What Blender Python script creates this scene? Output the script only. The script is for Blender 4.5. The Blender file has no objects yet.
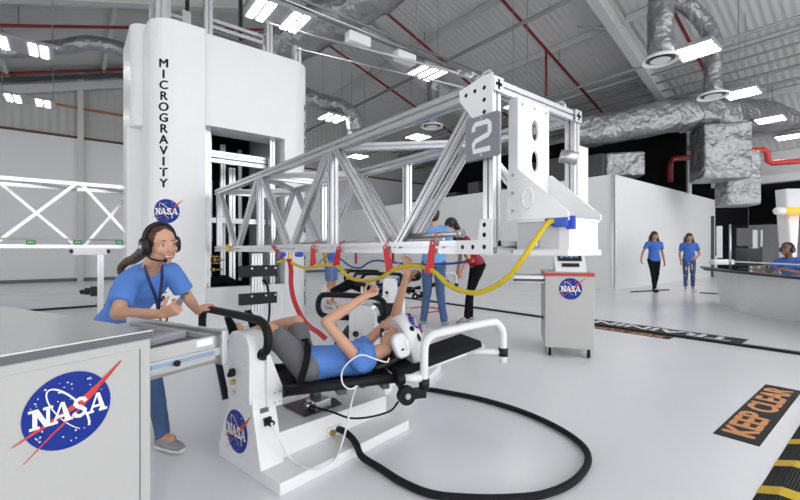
import bpy, bmesh, math, random
from mathutils import Vector as V, Matrix, noise
random.seed(7)
PI = math.pi
C = bpy.context.scene.collection
H = 1.15                                     # eye height of the camera above the floor
FPX = 411.0                                  # focal length in pixels of the 800 px frame
YAW = math.atan(331 / 411)
FW = V((math.sin(YAW), math.cos(YAW), 0)); RT = V((math.cos(YAW), -math.sin(YAW), 0)); UP = V((0, 0, 1))
CAM = V((0, 0, H))
def ray(px, py): return FW + RT * ((px - 400) / FPX) + UP * ((250 - py) / FPX)
def at(px, py, d): return CAM + ray(px, py) * d
def onz(px, py, z=0.0):
    r = ray(px, py); return CAM + r * ((z - H) / r.z)
def onx(px, py, x):
    r = ray(px, py); return CAM + r * (x / r.x)
def ony(px, py, y):
    r = ray(px, py); return CAM + r * (y / r.y)
def camxy(X, Y, z=0.0): return RT * X + FW * Y + UP * z

# ------------------------------------------------------------------ materials
MATS = {}
def mat(name, col, rough=0.5, metal=0.0, var=0.04, vscale=6.0, bump=0.0, bscale=60.0, spec=0.5, emit=0.0, trans=0.0, coat=0.0):
    m = bpy.data.materials.new(name); m.use_nodes = True
    nt = m.node_tree; b = nt.nodes['Principled BSDF']
    tc = nt.nodes.new('ShaderNodeTexCoord')
    n = nt.nodes.new('ShaderNodeTexNoise'); n.inputs['Scale'].default_value = vscale; n.inputs['Detail'].default_value = 4
    nt.links.new(tc.outputs['Object'], n.inputs['Vector'])
    mx = nt.nodes.new('ShaderNodeMix'); mx.data_type = 'RGBA'
    c = [max(0, x * (1 - var)) for x in col]; d = [min(1, x * (1 + var)) for x in col]
    mx.inputs[6].default_value = (*c, 1); mx.inputs[7].default_value = (*d, 1)
    nt.links.new(n.outputs['Fac'], mx.inputs[0]); nt.links.new(mx.outputs[2], b.inputs['Base Color'])
    b.inputs['Roughness'].default_value = rough; b.inputs['Metallic'].default_value = metal
    b.inputs['Specular IOR Level'].default_value = spec
    if coat: b.inputs['Coat Weight'].default_value = coat
    if emit:
        b.inputs['Emission Color'].default_value = (*col, 1); b.inputs['Emission Strength'].default_value = emit
    if trans: b.inputs['Transmission Weight'].default_value = trans
    if bump:
        n2 = nt.nodes.new('ShaderNodeTexNoise'); n2.inputs['Scale'].default_value = bscale; n2.inputs['Detail'].default_value = 5
        nt.links.new(tc.outputs['Object'], n2.inputs['Vector'])
        bp = nt.nodes.new('ShaderNodeBump'); bp.inputs['Strength'].default_value = bump; bp.inputs['Distance'].default_value = 0.02
        nt.links.new(n2.outputs['Fac'], bp.inputs['Height']); nt.links.new(bp.outputs['Normal'], b.inputs['Normal'])
    MATS[name] = m
    return m
def wave_bump(m, scale, axis='X', strength=0.6, dist=0.05):
    nt = m.node_tree; b = nt.nodes['Principled BSDF']
    tc = nt.nodes.new('ShaderNodeTexCoord'); w = nt.nodes.new('ShaderNodeTexWave')
    w.bands_direction = axis; w.inputs['Scale'].default_value = scale; w.inputs['Distortion'].default_value = 0
    nt.links.new(tc.outputs['Object'], w.inputs['Vector'])
    bp = nt.nodes.new('ShaderNodeBump'); bp.inputs['Strength'].default_value = strength; bp.inputs['Distance'].default_value = dist
    nt.links.new(w.outputs['Fac'], bp.inputs['Height']); nt.links.new(bp.outputs['Normal'], b.inputs['Normal'])

WHITE = mat('white_paint', (.82, .82, .83), .35, var=.015)
WHITEG = mat('white_gloss', (.84, .84, .85), .22, var=.01, coat=.3)
PANEL = mat('white_panel', (.80, .80, .81), .5, var=.02, vscale=1.5)
WALLW = mat('wall_white', (.70, .70, .71), .55, var=.02, vscale=1.0)
WALLP = mat('partition_white', (.80, .80, .80), .55, var=.02, vscale=1.0)
LHOUS = mat('light_housing_grey', (.30, .30, .31), .5)
ALU = mat('anodised_aluminium', (.68, .69, .71), .27, metal=.72, var=.03, vscale=20)
STEEL = mat('brushed_steel', (.55, .56, .58), .3, metal=.9, var=.05)
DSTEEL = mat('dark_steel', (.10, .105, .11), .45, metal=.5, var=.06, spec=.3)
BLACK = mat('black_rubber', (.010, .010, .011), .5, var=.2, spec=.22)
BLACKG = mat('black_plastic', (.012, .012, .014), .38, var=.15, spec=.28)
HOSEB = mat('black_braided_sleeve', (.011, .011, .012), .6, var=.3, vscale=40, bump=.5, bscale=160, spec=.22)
VOID = mat('unlit_black', (.010, .010, .011), .9, spec=.1)  # near-black colour standing in for unlit depth
CARTG = mat('grey_powder_coat', (.50, .495, .485), .45, var=.02, vscale=60, bump=.04, bscale=300)
GREYT = mat('grey_edge', (.14, .14, .155), .5, spec=.3)
STAIN = mat('stainless_top', (.60, .60, .58), .22, metal=.85, var=.04, vscale=3)
RED = mat('red_strap', (.52, .022, .03), .5, bump=.15, bscale=90)
REDP = mat('red_pipe_paint', (.21, .016, .02), .4)
REDB = mat('bright_red_pipe', (.55, .03, .03), .35)
ORANGEP = mat('orange_pipe', (.42, .16, .07), .5)
YEL = mat('yellow_hose', (.62, .46, .015), .38, var=.06)
BLUEH = mat('blue_hose', (.02, .06, .32), .35)
BLUEC = mat('blue_connector', (.03, .09, .55), .35)
LOGOB = mat('emblem_blue', (.008, .03, .26), .45, var=.05, spec=.25)
LOGOR = mat('emblem_red', (.62, .05, .05), .35)
LOGOW = mat('emblem_white', (.88, .88, .88), .35)
BLK = mat('black_lettering', (.008, .008, .009), .6, spec=.2)
GREY2 = mat('grey_sign_plate', (.23, .23, .26), .45)
SIGNB = mat('floor_sign_black', (.014, .014, .016), .5, spec=.25)
ORANGE = mat('floor_sign_orange', (.72, .30, .10), .45)
YELF = mat('hazard_yellow', (.75, .50, .01), .4, var=.08)
ROOF = mat('roof_panel', (.56, .56, .55), .6, var=.03, vscale=.6)
wave_bump(ROOF, 1.6, 'Y', .35, .04)
CORR = mat('corrugated_cladding', (.47, .47, .46), .55, var=.04, vscale=.8)
wave_bump(CORR, 1.3, 'X', .5, .04)
BEAM = mat('steel_beam_grey', (.56, .56, .55), .5, var=.03)
CONDUIT = mat('conduit_grey', (.25, .26, .27), .4, metal=.5)
GREEN = mat('green_tag', (.03, .30, .07), .5)
BRASS = mat('brass', (.55, .40, .15), .3, metal=.9)
SKIN = mat('skin_light', (.60, .33, .22), .5, var=.06, vscale=9)
SKIN2 = mat('skin_tan', (.50, .26, .17), .5, var=.06, vscale=9)
SKIND = mat('skin_dark', (.16, .075, .045), .5, var=.08, vscale=9)
TEE = mat('blue_cotton', (.095, .235, .64), .8, var=.10, vscale=7, bump=.35, bscale=14)
TEED = mat('royal_blue_cotton', (.05, .15, .52), .8, var=.12, vscale=9, bump=.35, bscale=14)
TEEL = mat('sky_blue_cotton', (.16, .37, .72), .8, var=.10, vscale=7, bump=.35, bscale=14)
DENIM = mat('blue_denim', (.06, .115, .24), .8, var=.28, vscale=9, bump=.25, bscale=40)
DENIMR = mat('ripped_denim', (.045, .075, .17), .8, var=.3, vscale=14)
def rips(m):
    nt = m.node_tree; b = nt.nodes['Principled BSDF']; src = b.inputs['Base Color'].links[0].from_socket
    n = nt.nodes.new('ShaderNodeTexNoise'); n.inputs['Scale'].default_value = 7.5; n.inputs['Detail'].default_value = 2
    tc = nt.nodes.new('ShaderNodeTexCoord'); nt.links.new(tc.outputs['Object'], n.inputs['Vector'])
    mr = nt.nodes.new('ShaderNodeMapRange'); mr.inputs[1].default_value = .58; mr.inputs[2].default_value = .64; nt.links.new(n.outputs['Fac'], mr.inputs[0])
    mx = nt.nodes.new('ShaderNodeMix'); mx.data_type = 'RGBA'; mx.inputs[7].default_value = (.62, .60, .60, 1)
    nt.links.new(mr.outputs[0], mx.inputs[0]); nt.links.new(src, mx.inputs[6]); nt.links.new(mx.outputs[2], b.inputs['Base Color'])
rips(DENIMR)
BLKC = mat('black_cloth', (.008, .008, .010), .9, var=.2, spec=.15)
GREYC = mat('grey_shorts_cloth', (.15, .15, .165), .85, var=.15, vscale=10, bump=.3, bscale=16)
REDC = mat('dark_red_cloth', (.30, .02, .04), .8)
HAIRB = mat('brown_hair', (.055, .025, .014), .45, var=.45, vscale=30, bump=.5, bscale=60)
HAIRD = mat('black_hair', (.012, .009, .008), .42, var=.4, vscale=30, bump=.5, bscale=60)
EYEW = mat('eye_white', (.80, .78, .76), .25)
EYED = mat('eye_iris', (.03, .018, .012), .15)
LIP = mat('lip', (.45, .15, .13), .45)
TEETH = mat('teeth', (.85, .83, .79), .3)
NAVY = mat('navy_lanyard', (.01, .018, .10), .6)
SHOE = mat('grey_canvas', (.30, .30, .31), .8, var=.2, vscale=30)
SHOEW = mat('white_rubber', (.75, .74, .71), .5)
SHOEP = mat('pale_shoe', (.68, .60, .55), .6)
MESHT = mat('black_pad_fabric', (.012, .012, .013), .7, var=.3, vscale=60, bump=.3, bscale=200, spec=.2)
SCREEN = mat('dark_screen', (.012, .016, .03), .08)
WRENCH = mat('gunmetal_tool', (.25, .25, .26), .3, metal=.8)
BLUELBL = mat('blue_grey_rail', (.30, .40, .52), .3, metal=.7)
def make_floor_mat():
    m = mat('epoxy_floor', (.80, .81, .845), .13, var=.03, vscale=.5, coat=.0, spec=.4)
    nt = m.node_tree; b = nt.nodes['Principled BSDF']
    n = nt.nodes.new('ShaderNodeTexNoise'); n.inputs['Scale'].default_value = 1.4; n.inputs['Detail'].default_value = 6
    tc = nt.nodes.new('ShaderNodeTexCoord'); nt.links.new(tc.outputs['Object'], n.inputs['Vector'])
    mr = nt.nodes.new('ShaderNodeMapRange'); mr.inputs[3].default_value = .17; mr.inputs[4].default_value = .30
    nt.links.new(n.outputs['Fac'], mr.inputs[0]); nt.links.new(mr.outputs[0], b.inputs['Roughness'])
    return m
FLOOR = make_floor_mat()
def make_foil():
    m = mat('crinkled_foil', (.34, .34, .35), .45, metal=.82, var=.10, vscale=2)
    nt = m.node_tree; b = nt.nodes['Principled BSDF']
    tc = nt.nodes.new('ShaderNodeTexCoord')
    n = nt.nodes.new('ShaderNodeTexNoise'); n.inputs['Scale'].default_value = 2.0; n.inputs['Detail'].default_value = 3
    mx = nt.nodes.new('ShaderNodeMix'); mx.data_type = 'VECTOR'; mx.inputs[0].default_value = .22
    nt.links.new(tc.outputs['Object'], n.inputs['Vector']); nt.links.new(tc.outputs['Object'], mx.inputs[4]); nt.links.new(n.outputs['Color'], mx.inputs[5])
    hs = []
    for sc, k in ((2.4, 1.0), (6.5, .38), (15.0, .14)):
        v = nt.nodes.new('ShaderNodeTexVoronoi'); v.inputs['Scale'].default_value = sc; nt.links.new(mx.outputs[1], v.inputs['Vector'])
        q = nt.nodes.new('ShaderNodeMath'); q.operation = 'MULTIPLY'; q.inputs[1].default_value = k; nt.links.new(v.outputs['Distance'], q.inputs[0]); hs.append(q)
    a1 = nt.nodes.new('ShaderNodeMath'); a2 = nt.nodes.new('ShaderNodeMath')
    nt.links.new(hs[0].outputs[0], a1.inputs[0]); nt.links.new(hs[1].outputs[0], a1.inputs[1]); nt.links.new(a1.outputs[0], a2.inputs[0]); nt.links.new(hs[2].outputs[0], a2.inputs[1])
    bp = nt.nodes.new('ShaderNodeBump'); bp.inputs['Strength'].default_value = .8; bp.inputs['Distance'].default_value = .13
    nt.links.new(a2.outputs[0], bp.inputs['Height']); nt.links.new(bp.outputs['Normal'], b.inputs['Normal'])
    return m
FOIL = make_foil()
def make_glass():
    m = bpy.data.materials.new('clear_acrylic'); m.use_nodes = True
    nt = m.node_tree; nt.nodes.clear()
    o = nt.nodes.new('ShaderNodeOutputMaterial'); t = nt.nodes.new('ShaderNodeBsdfTransparent'); g = nt.nodes.new('ShaderNodeBsdfGlossy')
    g.inputs['Roughness'].default_value = .04
    n = nt.nodes.new('ShaderNodeTexNoise'); n.inputs['Scale'].default_value = 2
    mr = nt.nodes.new('ShaderNodeMapRange'); mr.inputs[3].default_value = .006; mr.inputs[4].default_value = .014
    mx = nt.nodes.new('ShaderNodeMixShader')
    nt.links.new(n.outputs['Fac'], mr.inputs[0]); nt.links.new(mr.outputs[0], mx.inputs[0])
    nt.links.new(t.outputs[0], mx.inputs[1]); nt.links.new(g.outputs[0], mx.inputs[2]); nt.links.new(mx.outputs[0], o.inputs[0])
    return m
GLASS = make_glass()
LAMP = mat('lamp_diffuser', (1, 1, 1), .5, emit=9.0)
AMBER = mat('amber_lamp', (1.0, .48, .06), .4, emit=.3)

# ------------------------------------------------------------------ mesh builder
MW = {}
def basis(d, up=UP):
    d = V(d).normalized(); s = d.cross(V(up))
    if s.length < 1e-4: s = d.cross(V((0, 1, 0)))
    if s.length < 1e-4: s = d.cross(V((1, 0, 0)))
    s.normalize(); return d, s, s.cross(d).normalized()
class MB:
    def __init__(self): self.bm = bmesh.new(); self.mi = 0; self.sm = False
    def face(self, vs):
        try:
            f = self.bm.faces.new(vs); f.material_index = self.mi; f.smooth = self.sm; return f
        except ValueError: return None
    def ringfaces(self, a, b, close=True):
        n = len(a)
        for i in range(n if close else n - 1): self.face((a[i], a[(i + 1) % n], b[(i + 1) % n], b[i]))
    def box(self, c, s, ax=None, bev=0.0):
        """Box at centre c, full sizes s, axes ax (three vectors) or world."""
        c = V(c); ax = ax or (V((1, 0, 0)), V((0, 1, 0)), V((0, 0, 1))); a, b, d = [V(ax[i]) * (s[i] / 2) for i in range(3)]
        tmp = bmesh.new(); vs = [tmp.verts.new(c + a * i + b * j + d * k) for i in (-1, 1) for j in (-1, 1) for k in (-1, 1)]
        for q in ((0, 1, 3, 2), (4, 6, 7, 5), (0, 4, 5, 1), (2, 3, 7, 6), (0, 2, 6, 4), (1, 5, 7, 3)): tmp.faces.new([vs[i] for i in q])
        if bev:
            bmesh.ops.bevel(tmp, geom=tmp.edges[:], offset=bev, segments=2, affect='EDGES', profile=.5)
        self.merge(tmp); return self
    def merge(self, tmp):
        mp = {}
        for v in tmp.verts: mp[v] = self.bm.verts.new(v.co)
        for f in tmp.faces: self.face([mp[v] for v in f.verts])
        tmp.free()
    def span(self, lo, hi, bev=0.0):
        lo, hi = V(lo), V(hi); return self.box((lo + hi) / 2, [abs(hi[i] - lo[i]) for i in range(3)], None, bev)
    def bar(self, p0, p1, w, h=None, up=UP, slot=True):
        """Aluminium T-slot profile or plain bar."""
        p0, p1 = V(p0), V(p1); d, s, u = basis(p1 - p0, up); h = h or w; a, b = w / 2, h / 2
        if slot:
            g, e = .15, .48
            def side(n1, n2, hn, hw):   # one side, walking along n2 with outward n1
                k = hw * g * 1.1
                return [n1 * hn - n2 * hw, n1 * hn - n2 * k, n1 * (hn * (1 - e * 1.5)) - n2 * k, n1 * (hn * (1 - e * 1.5)) + n2 * k, n1 * hn + n2 * k]
            pts = side(s, u, a, b) + side(u, -s, b, a) + side(-s, -u, a, b) + side(-u, s, b, a)
        else: pts = [s * a + u * b, -s * a + u * b, -s * a - u * b, s * a - u * b]
        A = [self.bm.verts.new(p0 + q) for q in pts]; B = [self.bm.verts.new(p1 + q) for q in pts]
        self.ringfaces(A, B); self.face(A[::-1]); self.face(B); return self
    def prism(self, pts, vec, holes=()):
        """Extrude the polygon pts by vec; holes are polygons cut through it."""
        vec = V(vec); tmp = bmesh.new(); loops = []
        for P in [pts] + list(holes):
            vs = [tmp.verts.new(V(p)) for p in P]; loops.append(vs)
            for i in range(len(vs)): tmp.edges.new((vs[i], vs[(i + 1) % len(vs)]))
        if holes: bmesh.ops.triangle_fill(tmp, use_beauty=True, use_dissolve=False, edges=tmp.edges[:])
        else: tmp.faces.new(loops[0])
        front = [[v for v in f.verts] for f in tmp.faces]
        A = {v: self.bm.verts.new(v.co) for v in tmp.verts}; B = {v: self.bm.verts.new(v.co + vec) for v in tmp.verts}
        for f in front: self.face([A[v] for v in f]); self.face([B[v] for v in reversed(f)])
        for L in loops:
            for i in range(len(L)): self.face((A[L[i]], A[L[(i + 1) % len(L)]], B[L[(i + 1) % len(L)]], B[L[i]]))
        tmp.free(); return self
    def cyl(self, p0, p1, r0, r1=None, n=16, caps=True):
        p0, p1 = V(p0), V(p1); r1 = r0 if r1 is None else r1; d, s, u = basis(p1 - p0)
        A = []; B = []
        for i in range(n):
            t = 2 * PI * i / n; q = s * math.cos(t) + u * math.sin(t); A.append(self.bm.verts.new(p0 + q * r0)); B.append(self.bm.verts.new(p1 + q * r1))
        k = self.sm; self.sm = True; self.ringfaces(A, B); self.sm = k
        if caps: self.face(A[::-1]); self.face(B)
        return self
    def ball(self, c, r, n=12, ax=None):
        c = V(c); r = (r, r, r) if not hasattr(r, '__len__') else r; ax = ax or (V((1, 0, 0)), V((0, 1, 0)), V((0, 0, 1)))
        rows = []; k = self.sm; self.sm = True; m = max(4, n // 2 + 1)
        top = self.bm.verts.new(c + V(ax[2]) * r[2]); bot = self.bm.verts.new(c - V(ax[2]) * r[2])
        for j in range(1, m):
            t = PI * j / m; rows.append([self.bm.verts.new(c + V(ax[0]) * (r[0] * math.sin(t) * math.cos(2 * PI * i / n)) + V(ax[1]) * (r[1] * math.sin(t) * math.sin(2 * PI * i / n)) + V(ax[2]) * (r[2] * math.cos(t))) for i in range(n)])
        for i in range(n): self.face((top, rows[0][i], rows[0][(i + 1) % n])); self.face((bot, rows[-1][(i + 1) % n], rows[-1][i]))
        for a, b in zip(rows, rows[1:]): self.ringfaces(a, b)
        self.sm = k; return self
    def cap(self, p0, p1, r0, r1=None, n=12):
        r1 = r0 if r1 is None else r1; self.cyl(p0, p1, r0, r1, n); self.ball(p0, r0, n); self.ball(p1, r1, n); return self
    def loft(self, rings, n=20, sq=2.0):
        """rings: (centre, u vector, v vector), superellipse exponent sq."""
        R = []; k = self.sm; self.sm = True
        for c, a, b in rings:
            row = []
            for i in range(n):
                t = 2 * PI * i / n; x, y = math.cos(t), math.sin(t)
                x = math.copysign(abs(x) ** (2 / sq), x); y = math.copysign(abs(y) ** (2 / sq), y)
                row.append(self.bm.verts.new(V(c) + V(a) * x + V(b) * y))
            R.append(row)
        for a, b in zip(R, R[1:]): self.ringfaces(a, b)
        self.sm = k; self.face(R[0][::-1]); self.face(R[-1]); return self
    def tube(self, pts, r, n=10, sub=0, flat=None):
        """Round tube along pts (Catmull-Rom subdivided); flat=(w,h,up) sweeps a strap instead."""
        P = [V(p) for p in pts]
        if sub: P = smooth_path(P, sub)
        k = self.sm; self.sm = True; prev = None; s = None
        for i, p in enumerate(P):
            d = (P[min(i + 1, len(P) - 1)] - P[max(i - 1, 0)]).normalized()
            if flat: _, s, u = basis(d, flat[2])
            elif s is None: _, s, u = basis(d)
            else:
                s = (s - d * s.dot(d)).normalized(); u = s.cross(d)
            rr = r(i / (len(P) - 1)) if callable(r) else r
            if flat: row = [self.bm.verts.new(p + s * (a * flat[0] / 2) + u * (b * flat[1] / 2)) for a, b in ((1, 1), (-1, 1), (-1, -1), (1, -1))]
            else: row = [self.bm.verts.new(p + s * (math.cos(2 * PI * j / n) * rr) + u * (math.sin(2 * PI * j / n) * rr)) for j in range(n)]
            if flat: self.sm = False
            if prev: self.ringfaces(prev, row)
            else: self.face(row[::-1])
            prev = row
        self.face(prev); self.sm = k; return self
    def build(self, name, m, parent=None, world=True):
        bmesh.ops.recalc_face_normals(self.bm, faces=self.bm.faces[:])
        me = bpy.data.meshes.new(name)
        if parent is not None and world and parent in MW: self.bm.transform(MW[parent].inverted())
        self.bm.to_mesh(me); self.bm.free()
        for x in (m if isinstance(m, (list, tuple)) else [m]): me.materials.append(x)
        o = bpy.data.objects.new(name, me); C.objects.link(o)
        if parent is not None:
            o.parent = parent
            MW[o] = MW.get(parent, Matrix())
        else: MW[o] = Matrix()
        return o
def smooth_path(P, sub):
    out = []
    for i in range(len(P) - 1):
        a, b, c, d = P[max(i - 1, 0)], P[i], P[i + 1], P[min(i + 2, len(P) - 1)]
        for k in range(sub):
            t = k / sub; out.append(.5 * ((2 * b) + (c - a) * t + (2 * a - 5 * b + 4 * c - d) * t * t + (3 * b - a - 3 * c + d) * t ** 3))
    out.append(P[-1]); return out
def tag(o, label=None, cat=None, group=None, kind=None):
    if label: o['label'] = label
    if cat: o['category'] = cat
    if group: o['group'] = group
    if kind: o['kind'] = kind
    return o
def thing(name, label, cat, loc=(0, 0, 0), rz=0.0, group=None, kind='thing'):
    o = bpy.data.objects.new(name, None); C.objects.link(o); o.location = loc; o.rotation_euler = (0, 0, rz); o.empty_display_size = .1
    MW[o] = Matrix.Translation(V(loc)) @ Matrix.Rotation(rz, 4, 'Z'); return tag(o, label, cat, group, kind)
def struct(o): o['kind'] = 'structure'; return o
def each(pts, shape, name, m, parent, world=True):
    for p in pts:
        mb = MB(); shape(mb, V(p)); mb.build(name, m, parent, world)
def copy_thing(root, loc, rz=None, label=None):
    r = root.copy(); C.objects.link(r); r.location = loc
    if rz is not None: r.rotation_euler = (0, 0, rz)
    if label: r['label'] = label
    for ch in list(root.children):
        c = ch.copy(); C.objects.link(c); c.parent = r
        for g in ch.children:
            d = g.copy(); C.objects.link(d); d.parent = c
    return r
def text_polys(s, size, align='CENTER', spacing=1.0):
    """A line of lettering as a flat mesh: (verts, faces) in the xy plane."""
    cu = bpy.data.curves.new('lettering', 'FONT'); cu.body = s; cu.size = size; cu.align_x = align; cu.align_y = 'CENTER'; cu.space_character = spacing; cu.resolution_u = 3
    ob = bpy.data.objects.new('lettering', cu); C.objects.link(ob)
    dg = bpy.context.evaluated_depsgraph_get(); me = bpy.data.meshes.new_from_object(ob.evaluated_get(dg))
    out = ([v.co.copy() for v in me.vertices], [tuple(p.vertices) for p in me.polygons])
    bpy.data.objects.remove(ob); bpy.data.curves.remove(cu); bpy.data.meshes.remove(me)
    return out
def add_text(mb, s, size, fn, align='CENTER', spacing=1.0, sx=1.0, bold=0.0):
    vs, fs = text_polys(s, size, align, spacing)
    offs = [(0, 0)] if not bold else [(-bold, 0), (bold, 0), (0, bold * .6), (0, -bold * .6), (0, 0)]
    for k, (ox, oy) in enumerate(offs):
        bv = [mb.bm.verts.new(fn(v.x * sx + ox, v.y + oy, k * 2e-5)) for v in vs]
        for f in fs: mb.face([bv[i] for i in f])
def plane_fn(o, x, y):
    o, x, y = V(o), V(x).normalized(), V(y).normalized(); n = x.cross(y)
    return lambda a, b, c=0.0: o + x * a + y * b + n * (c + .0012)
def disc_poly(mb, fn, cx, cy, rx, ry, z=0.0, n=40, rot=0.0):
    c, s = math.cos(rot), math.sin(rot)
    mb.face([mb.bm.verts.new(fn(cx + c * rx * math.cos(2 * PI * i / n) - s * ry * math.sin(2 * PI * i / n), cy + s * rx * math.cos(2 * PI * i / n) + c * ry * math.sin(2 * PI * i / n), z)) for i in range(n)])
def stroke(mb, fn, pts, w, z):
    L = []; Rr = []
    for i, (x, y) in enumerate(pts):
        a, b = pts[max(i - 1, 0)], pts[min(i + 1, len(pts) - 1)]; dx, dy = b[0] - a[0], b[1] - a[1]; l = math.hypot(dx, dy) or 1
        ww = w(i / (len(pts) - 1)) if callable(w) else w
        L.append(mb.bm.verts.new(fn(x - dy / l * ww, y + dx / l * ww, z))); Rr.append(mb.bm.verts.new(fn(x + dy / l * ww, y - dx / l * ww, z)))
    for i in range(len(pts) - 1): mb.face((L[i], L[i + 1], Rr[i + 1], Rr[i]))
def emblem(name, fn, r, parent, dz=.0006):
    """Round blue agency emblem: disc with stars, red swept vector, white orbit and white lettering."""
    mb = MB(); mb.mi = 0; N = 48
    prev = [mb.bm.verts.new(fn(r * math.cos(2 * PI * i / N), r * math.sin(2 * PI * i / N), 0)) for i in range(N)]
    for q in (.9, .78, .64, .5, .36, .22, .1):
        row = [mb.bm.verts.new(fn(q * r * math.cos(2 * PI * i / N), q * r * math.sin(2 * PI * i / N), 0)) for i in range(N)]; mb.ringfaces(prev, row); prev = row
    mb.face(prev)
    mb.mi = 1; rs = random.Random(3)
    for k in range(46):
        a = rs.uniform(0, 2 * PI); q = r * math.sqrt(rs.uniform(.05, .8)); x, y = q * math.cos(a), q * math.sin(a)
        if abs(y) < .2 * r: continue
        disc_poly(mb, fn, x, y, r * rs.choice((.012, .018, .026)), r * rs.choice((.012, .018, .026)), dz, 6)
    orb = [(r * (.52 * math.cos(t) * .72 - .95 * math.sin(t) * .0 - .02) + r * -.30 * math.sin(t), r * (.62 * math.sin(t)) + r * .02 - r * .16 * math.cos(t)) for t in [2 * PI * i / 40 - .9 for i in range(36)]]
    stroke(mb, fn, orb, lambda t: r * (.010 + .020 * (1 - t)), dz * 2)
    mb.mi = 2
    up = [(-1.18 * r, -.52 * r), (-.7 * r, -.30 * r), (-.2 * r, -.09 * r), (.25 * r, .14 * r), (.75 * r, .52 * r), (1.28 * r, 1.02 * r)]
    stroke(mb, fn, up, lambda t: r * (.010 + .062 * math.sin(min(1, t * 1.25) * PI * .62) * (1 if t < .97 else .1)), dz * 3)
    lo = [(-.95 * r, -1.02 * r), (-.4 * r, -.52 * r), (.2 * r, -.06 * r), (.6 * r, .30 * r), (1.26 * r, 1.0 * r)]
    stroke(mb, fn, lo, lambda t: r * (.008 + .020 * t * (1 - t) * 4), dz * 3)
    mb.mi = 1; h = .17 * r; z = dz * 5
    lv = [0]
    def P(x0, pts):
        lv[0] += 1; mb.face([mb.bm.verts.new(fn(r * x0 + x * r, y * r, z + lv[0] * 4e-5)) for x, y in pts])
    def serif(x0, x, y, w=.105): P(x0, [(x - w, y - .035), (x + w, y - .035), (x + w, y + .035), (x - w, y + .035)])
    # N
    P(-.60, [(-.19, -.25), (-.09, -.25), (-.09, .25), (-.19, .25)]); P(-.60, [(.09, -.25), (.17, -.25), (.17, .25), (.09, .25)])
    P(-.60, [(-.19, .25), (-.07, .25), (.17, -.25), (.06, -.25)]); serif(-.60, -.15, -.22); serif(-.60, .13, .22); serif(-.60, -.17, .22)
    # A, A
    for x0 in (-.185, .64):
        P(x0, [(-.02, .27), (.06, .27), (.22, -.25), (.09, -.25)]); P(x0, [(-.02, .27), (.03, .27), (-.14, -.25), (-.20, -.25)])
        P(x0, [(-.10, -.12), (.12, -.12), (.11, -.05), (-.08, -.05)]); serif(x0, -.17, -.22, .09); serif(x0, .15, -.22)
    # S
    S = [(.13, .13), (.09, .21), (0, .235), (-.09, .20), (-.115, .12), (-.06, .045), (.05, -.03), (.115, -.10), (.09, -.19), (0, -.23), (-.10, -.20), (-.15, -.11)]
    stroke(mb, lambda x, y, q: fn(r * .235 + x * r, y * r, q), S, .05, z)
    return mb.build(name, [LOGOB, LOGOW, LOGOR], parent)
def bake(mb, voxel, smooth=4, decimate=0.0, disp=None):
    """Fuse the overlapping shapes of a builder into one continuous skin; returns a builder holding it."""
    bmesh.ops.recalc_face_normals(mb.bm, faces=mb.bm.faces[:])
    me = bpy.data.meshes.new('fuse'); mb.bm.to_mesh(me); mb.bm.free(); ob = bpy.data.objects.new('fuse', me); C.objects.link(ob)
    md = ob.modifiers.new('r', 'REMESH'); md.mode = 'VOXEL'; md.voxel_size = voxel
    if smooth: sm = ob.modifiers.new('s', 'SMOOTH'); sm.iterations = smooth; sm.factor = .5
    dg = bpy.context.evaluated_depsgraph_get(); m2 = bpy.data.meshes.new_from_object(ob.evaluated_get(dg))
    bpy.data.objects.remove(ob); bpy.data.meshes.remove(me)
    out = MB(); out.bm.from_mesh(m2); bpy.data.meshes.remove(m2)
    for f in out.bm.faces: f.smooth = True
    if disp:
        for v in out.bm.verts: v.co += disp(v.co)
    return out
# ------------------------------------------------------------------ the hall
YB = 19.3; RIDGE = 7.0
def roof(x): return 9.9 - .32 * abs(x - RIDGE)
mb = MB(); mb.span((-13, -9, -.2), (29, YB + .2, 0)); struct(mb.build('floor', FLOOR))
mb = MB()
for x0, x1 in ((-13, RIDGE), (RIDGE, 22.2)):
    mb.prism([V((x0, -9, roof(x0) + .02)), V((x1, -9, roof(x1) + .02)), V((x1, -9, roof(x1) + .18)), V((x0, -9, roof(x0) + .18))], (0, YB + 9.2, 0))
struct(mb.build('ceiling', ROOF))
mb = MB(); mb.span((-13, YB, 0), (22, YB + .2, 5.3)); struct(mb.build('wall_back', WALLW))
mb = MB(); mb.prism([V((-13, YB + .05, 5.3)), V((22, YB + .05, 5.3)), V((22, YB + .05, roof(22))), V((RIDGE, YB + .05, roof(RIDGE))), V((-13, YB + .05, roof(-13)))], (0, .12, 0))
struct(mb.build('wall_back_cladding', CORR))
mb = MB(); mb.span((-13, YB - .05, 5.26), (22, YB, 5.34)); struct(mb.build('trim_1', mat('rusty_brown_trim', (.10, .05, .035), .6)))
mb = MB(); mb.span((-13, YB - .03, 0), (12.2, YB, .12)); struct(mb.build('baseboard_back', GREYT))
mb = MB(); mb.span((.24, YB - .2, 0), (.42, YB, roof(.3))); struct(mb.build('trim_2', BEAM))
mb = MB(); mb.span((1.98, YB - .45, 0), (2.4, YB, 5.25)); struct(mb.build('trim_3', BEAM))
# sloping eave bands on the gable wall
mb = MB()
mb.prism([V((-13, YB - .25, roof(-13) - .75)), V((RIDGE, YB - .25, roof(RIDGE) - .75)), V((RIDGE, YB - .25, roof(RIDGE) - .45)), V((-13, YB - .25, roof(-13) - .45))], (0, .2, 0))
struct(mb.build('trim_4', BEAM))
mb = MB()
mb.prism([V((-13, YB - .4, roof(-13) - .36)), V((RIDGE, YB - .4, roof(RIDGE) - .36)), V((RIDGE, YB - .4, roof(RIDGE) - .24)), V((-13, YB - .4, roof(-13) - .24))], (0, .1, 0))
struct(mb.build('trim_5', DSTEEL))
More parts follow.
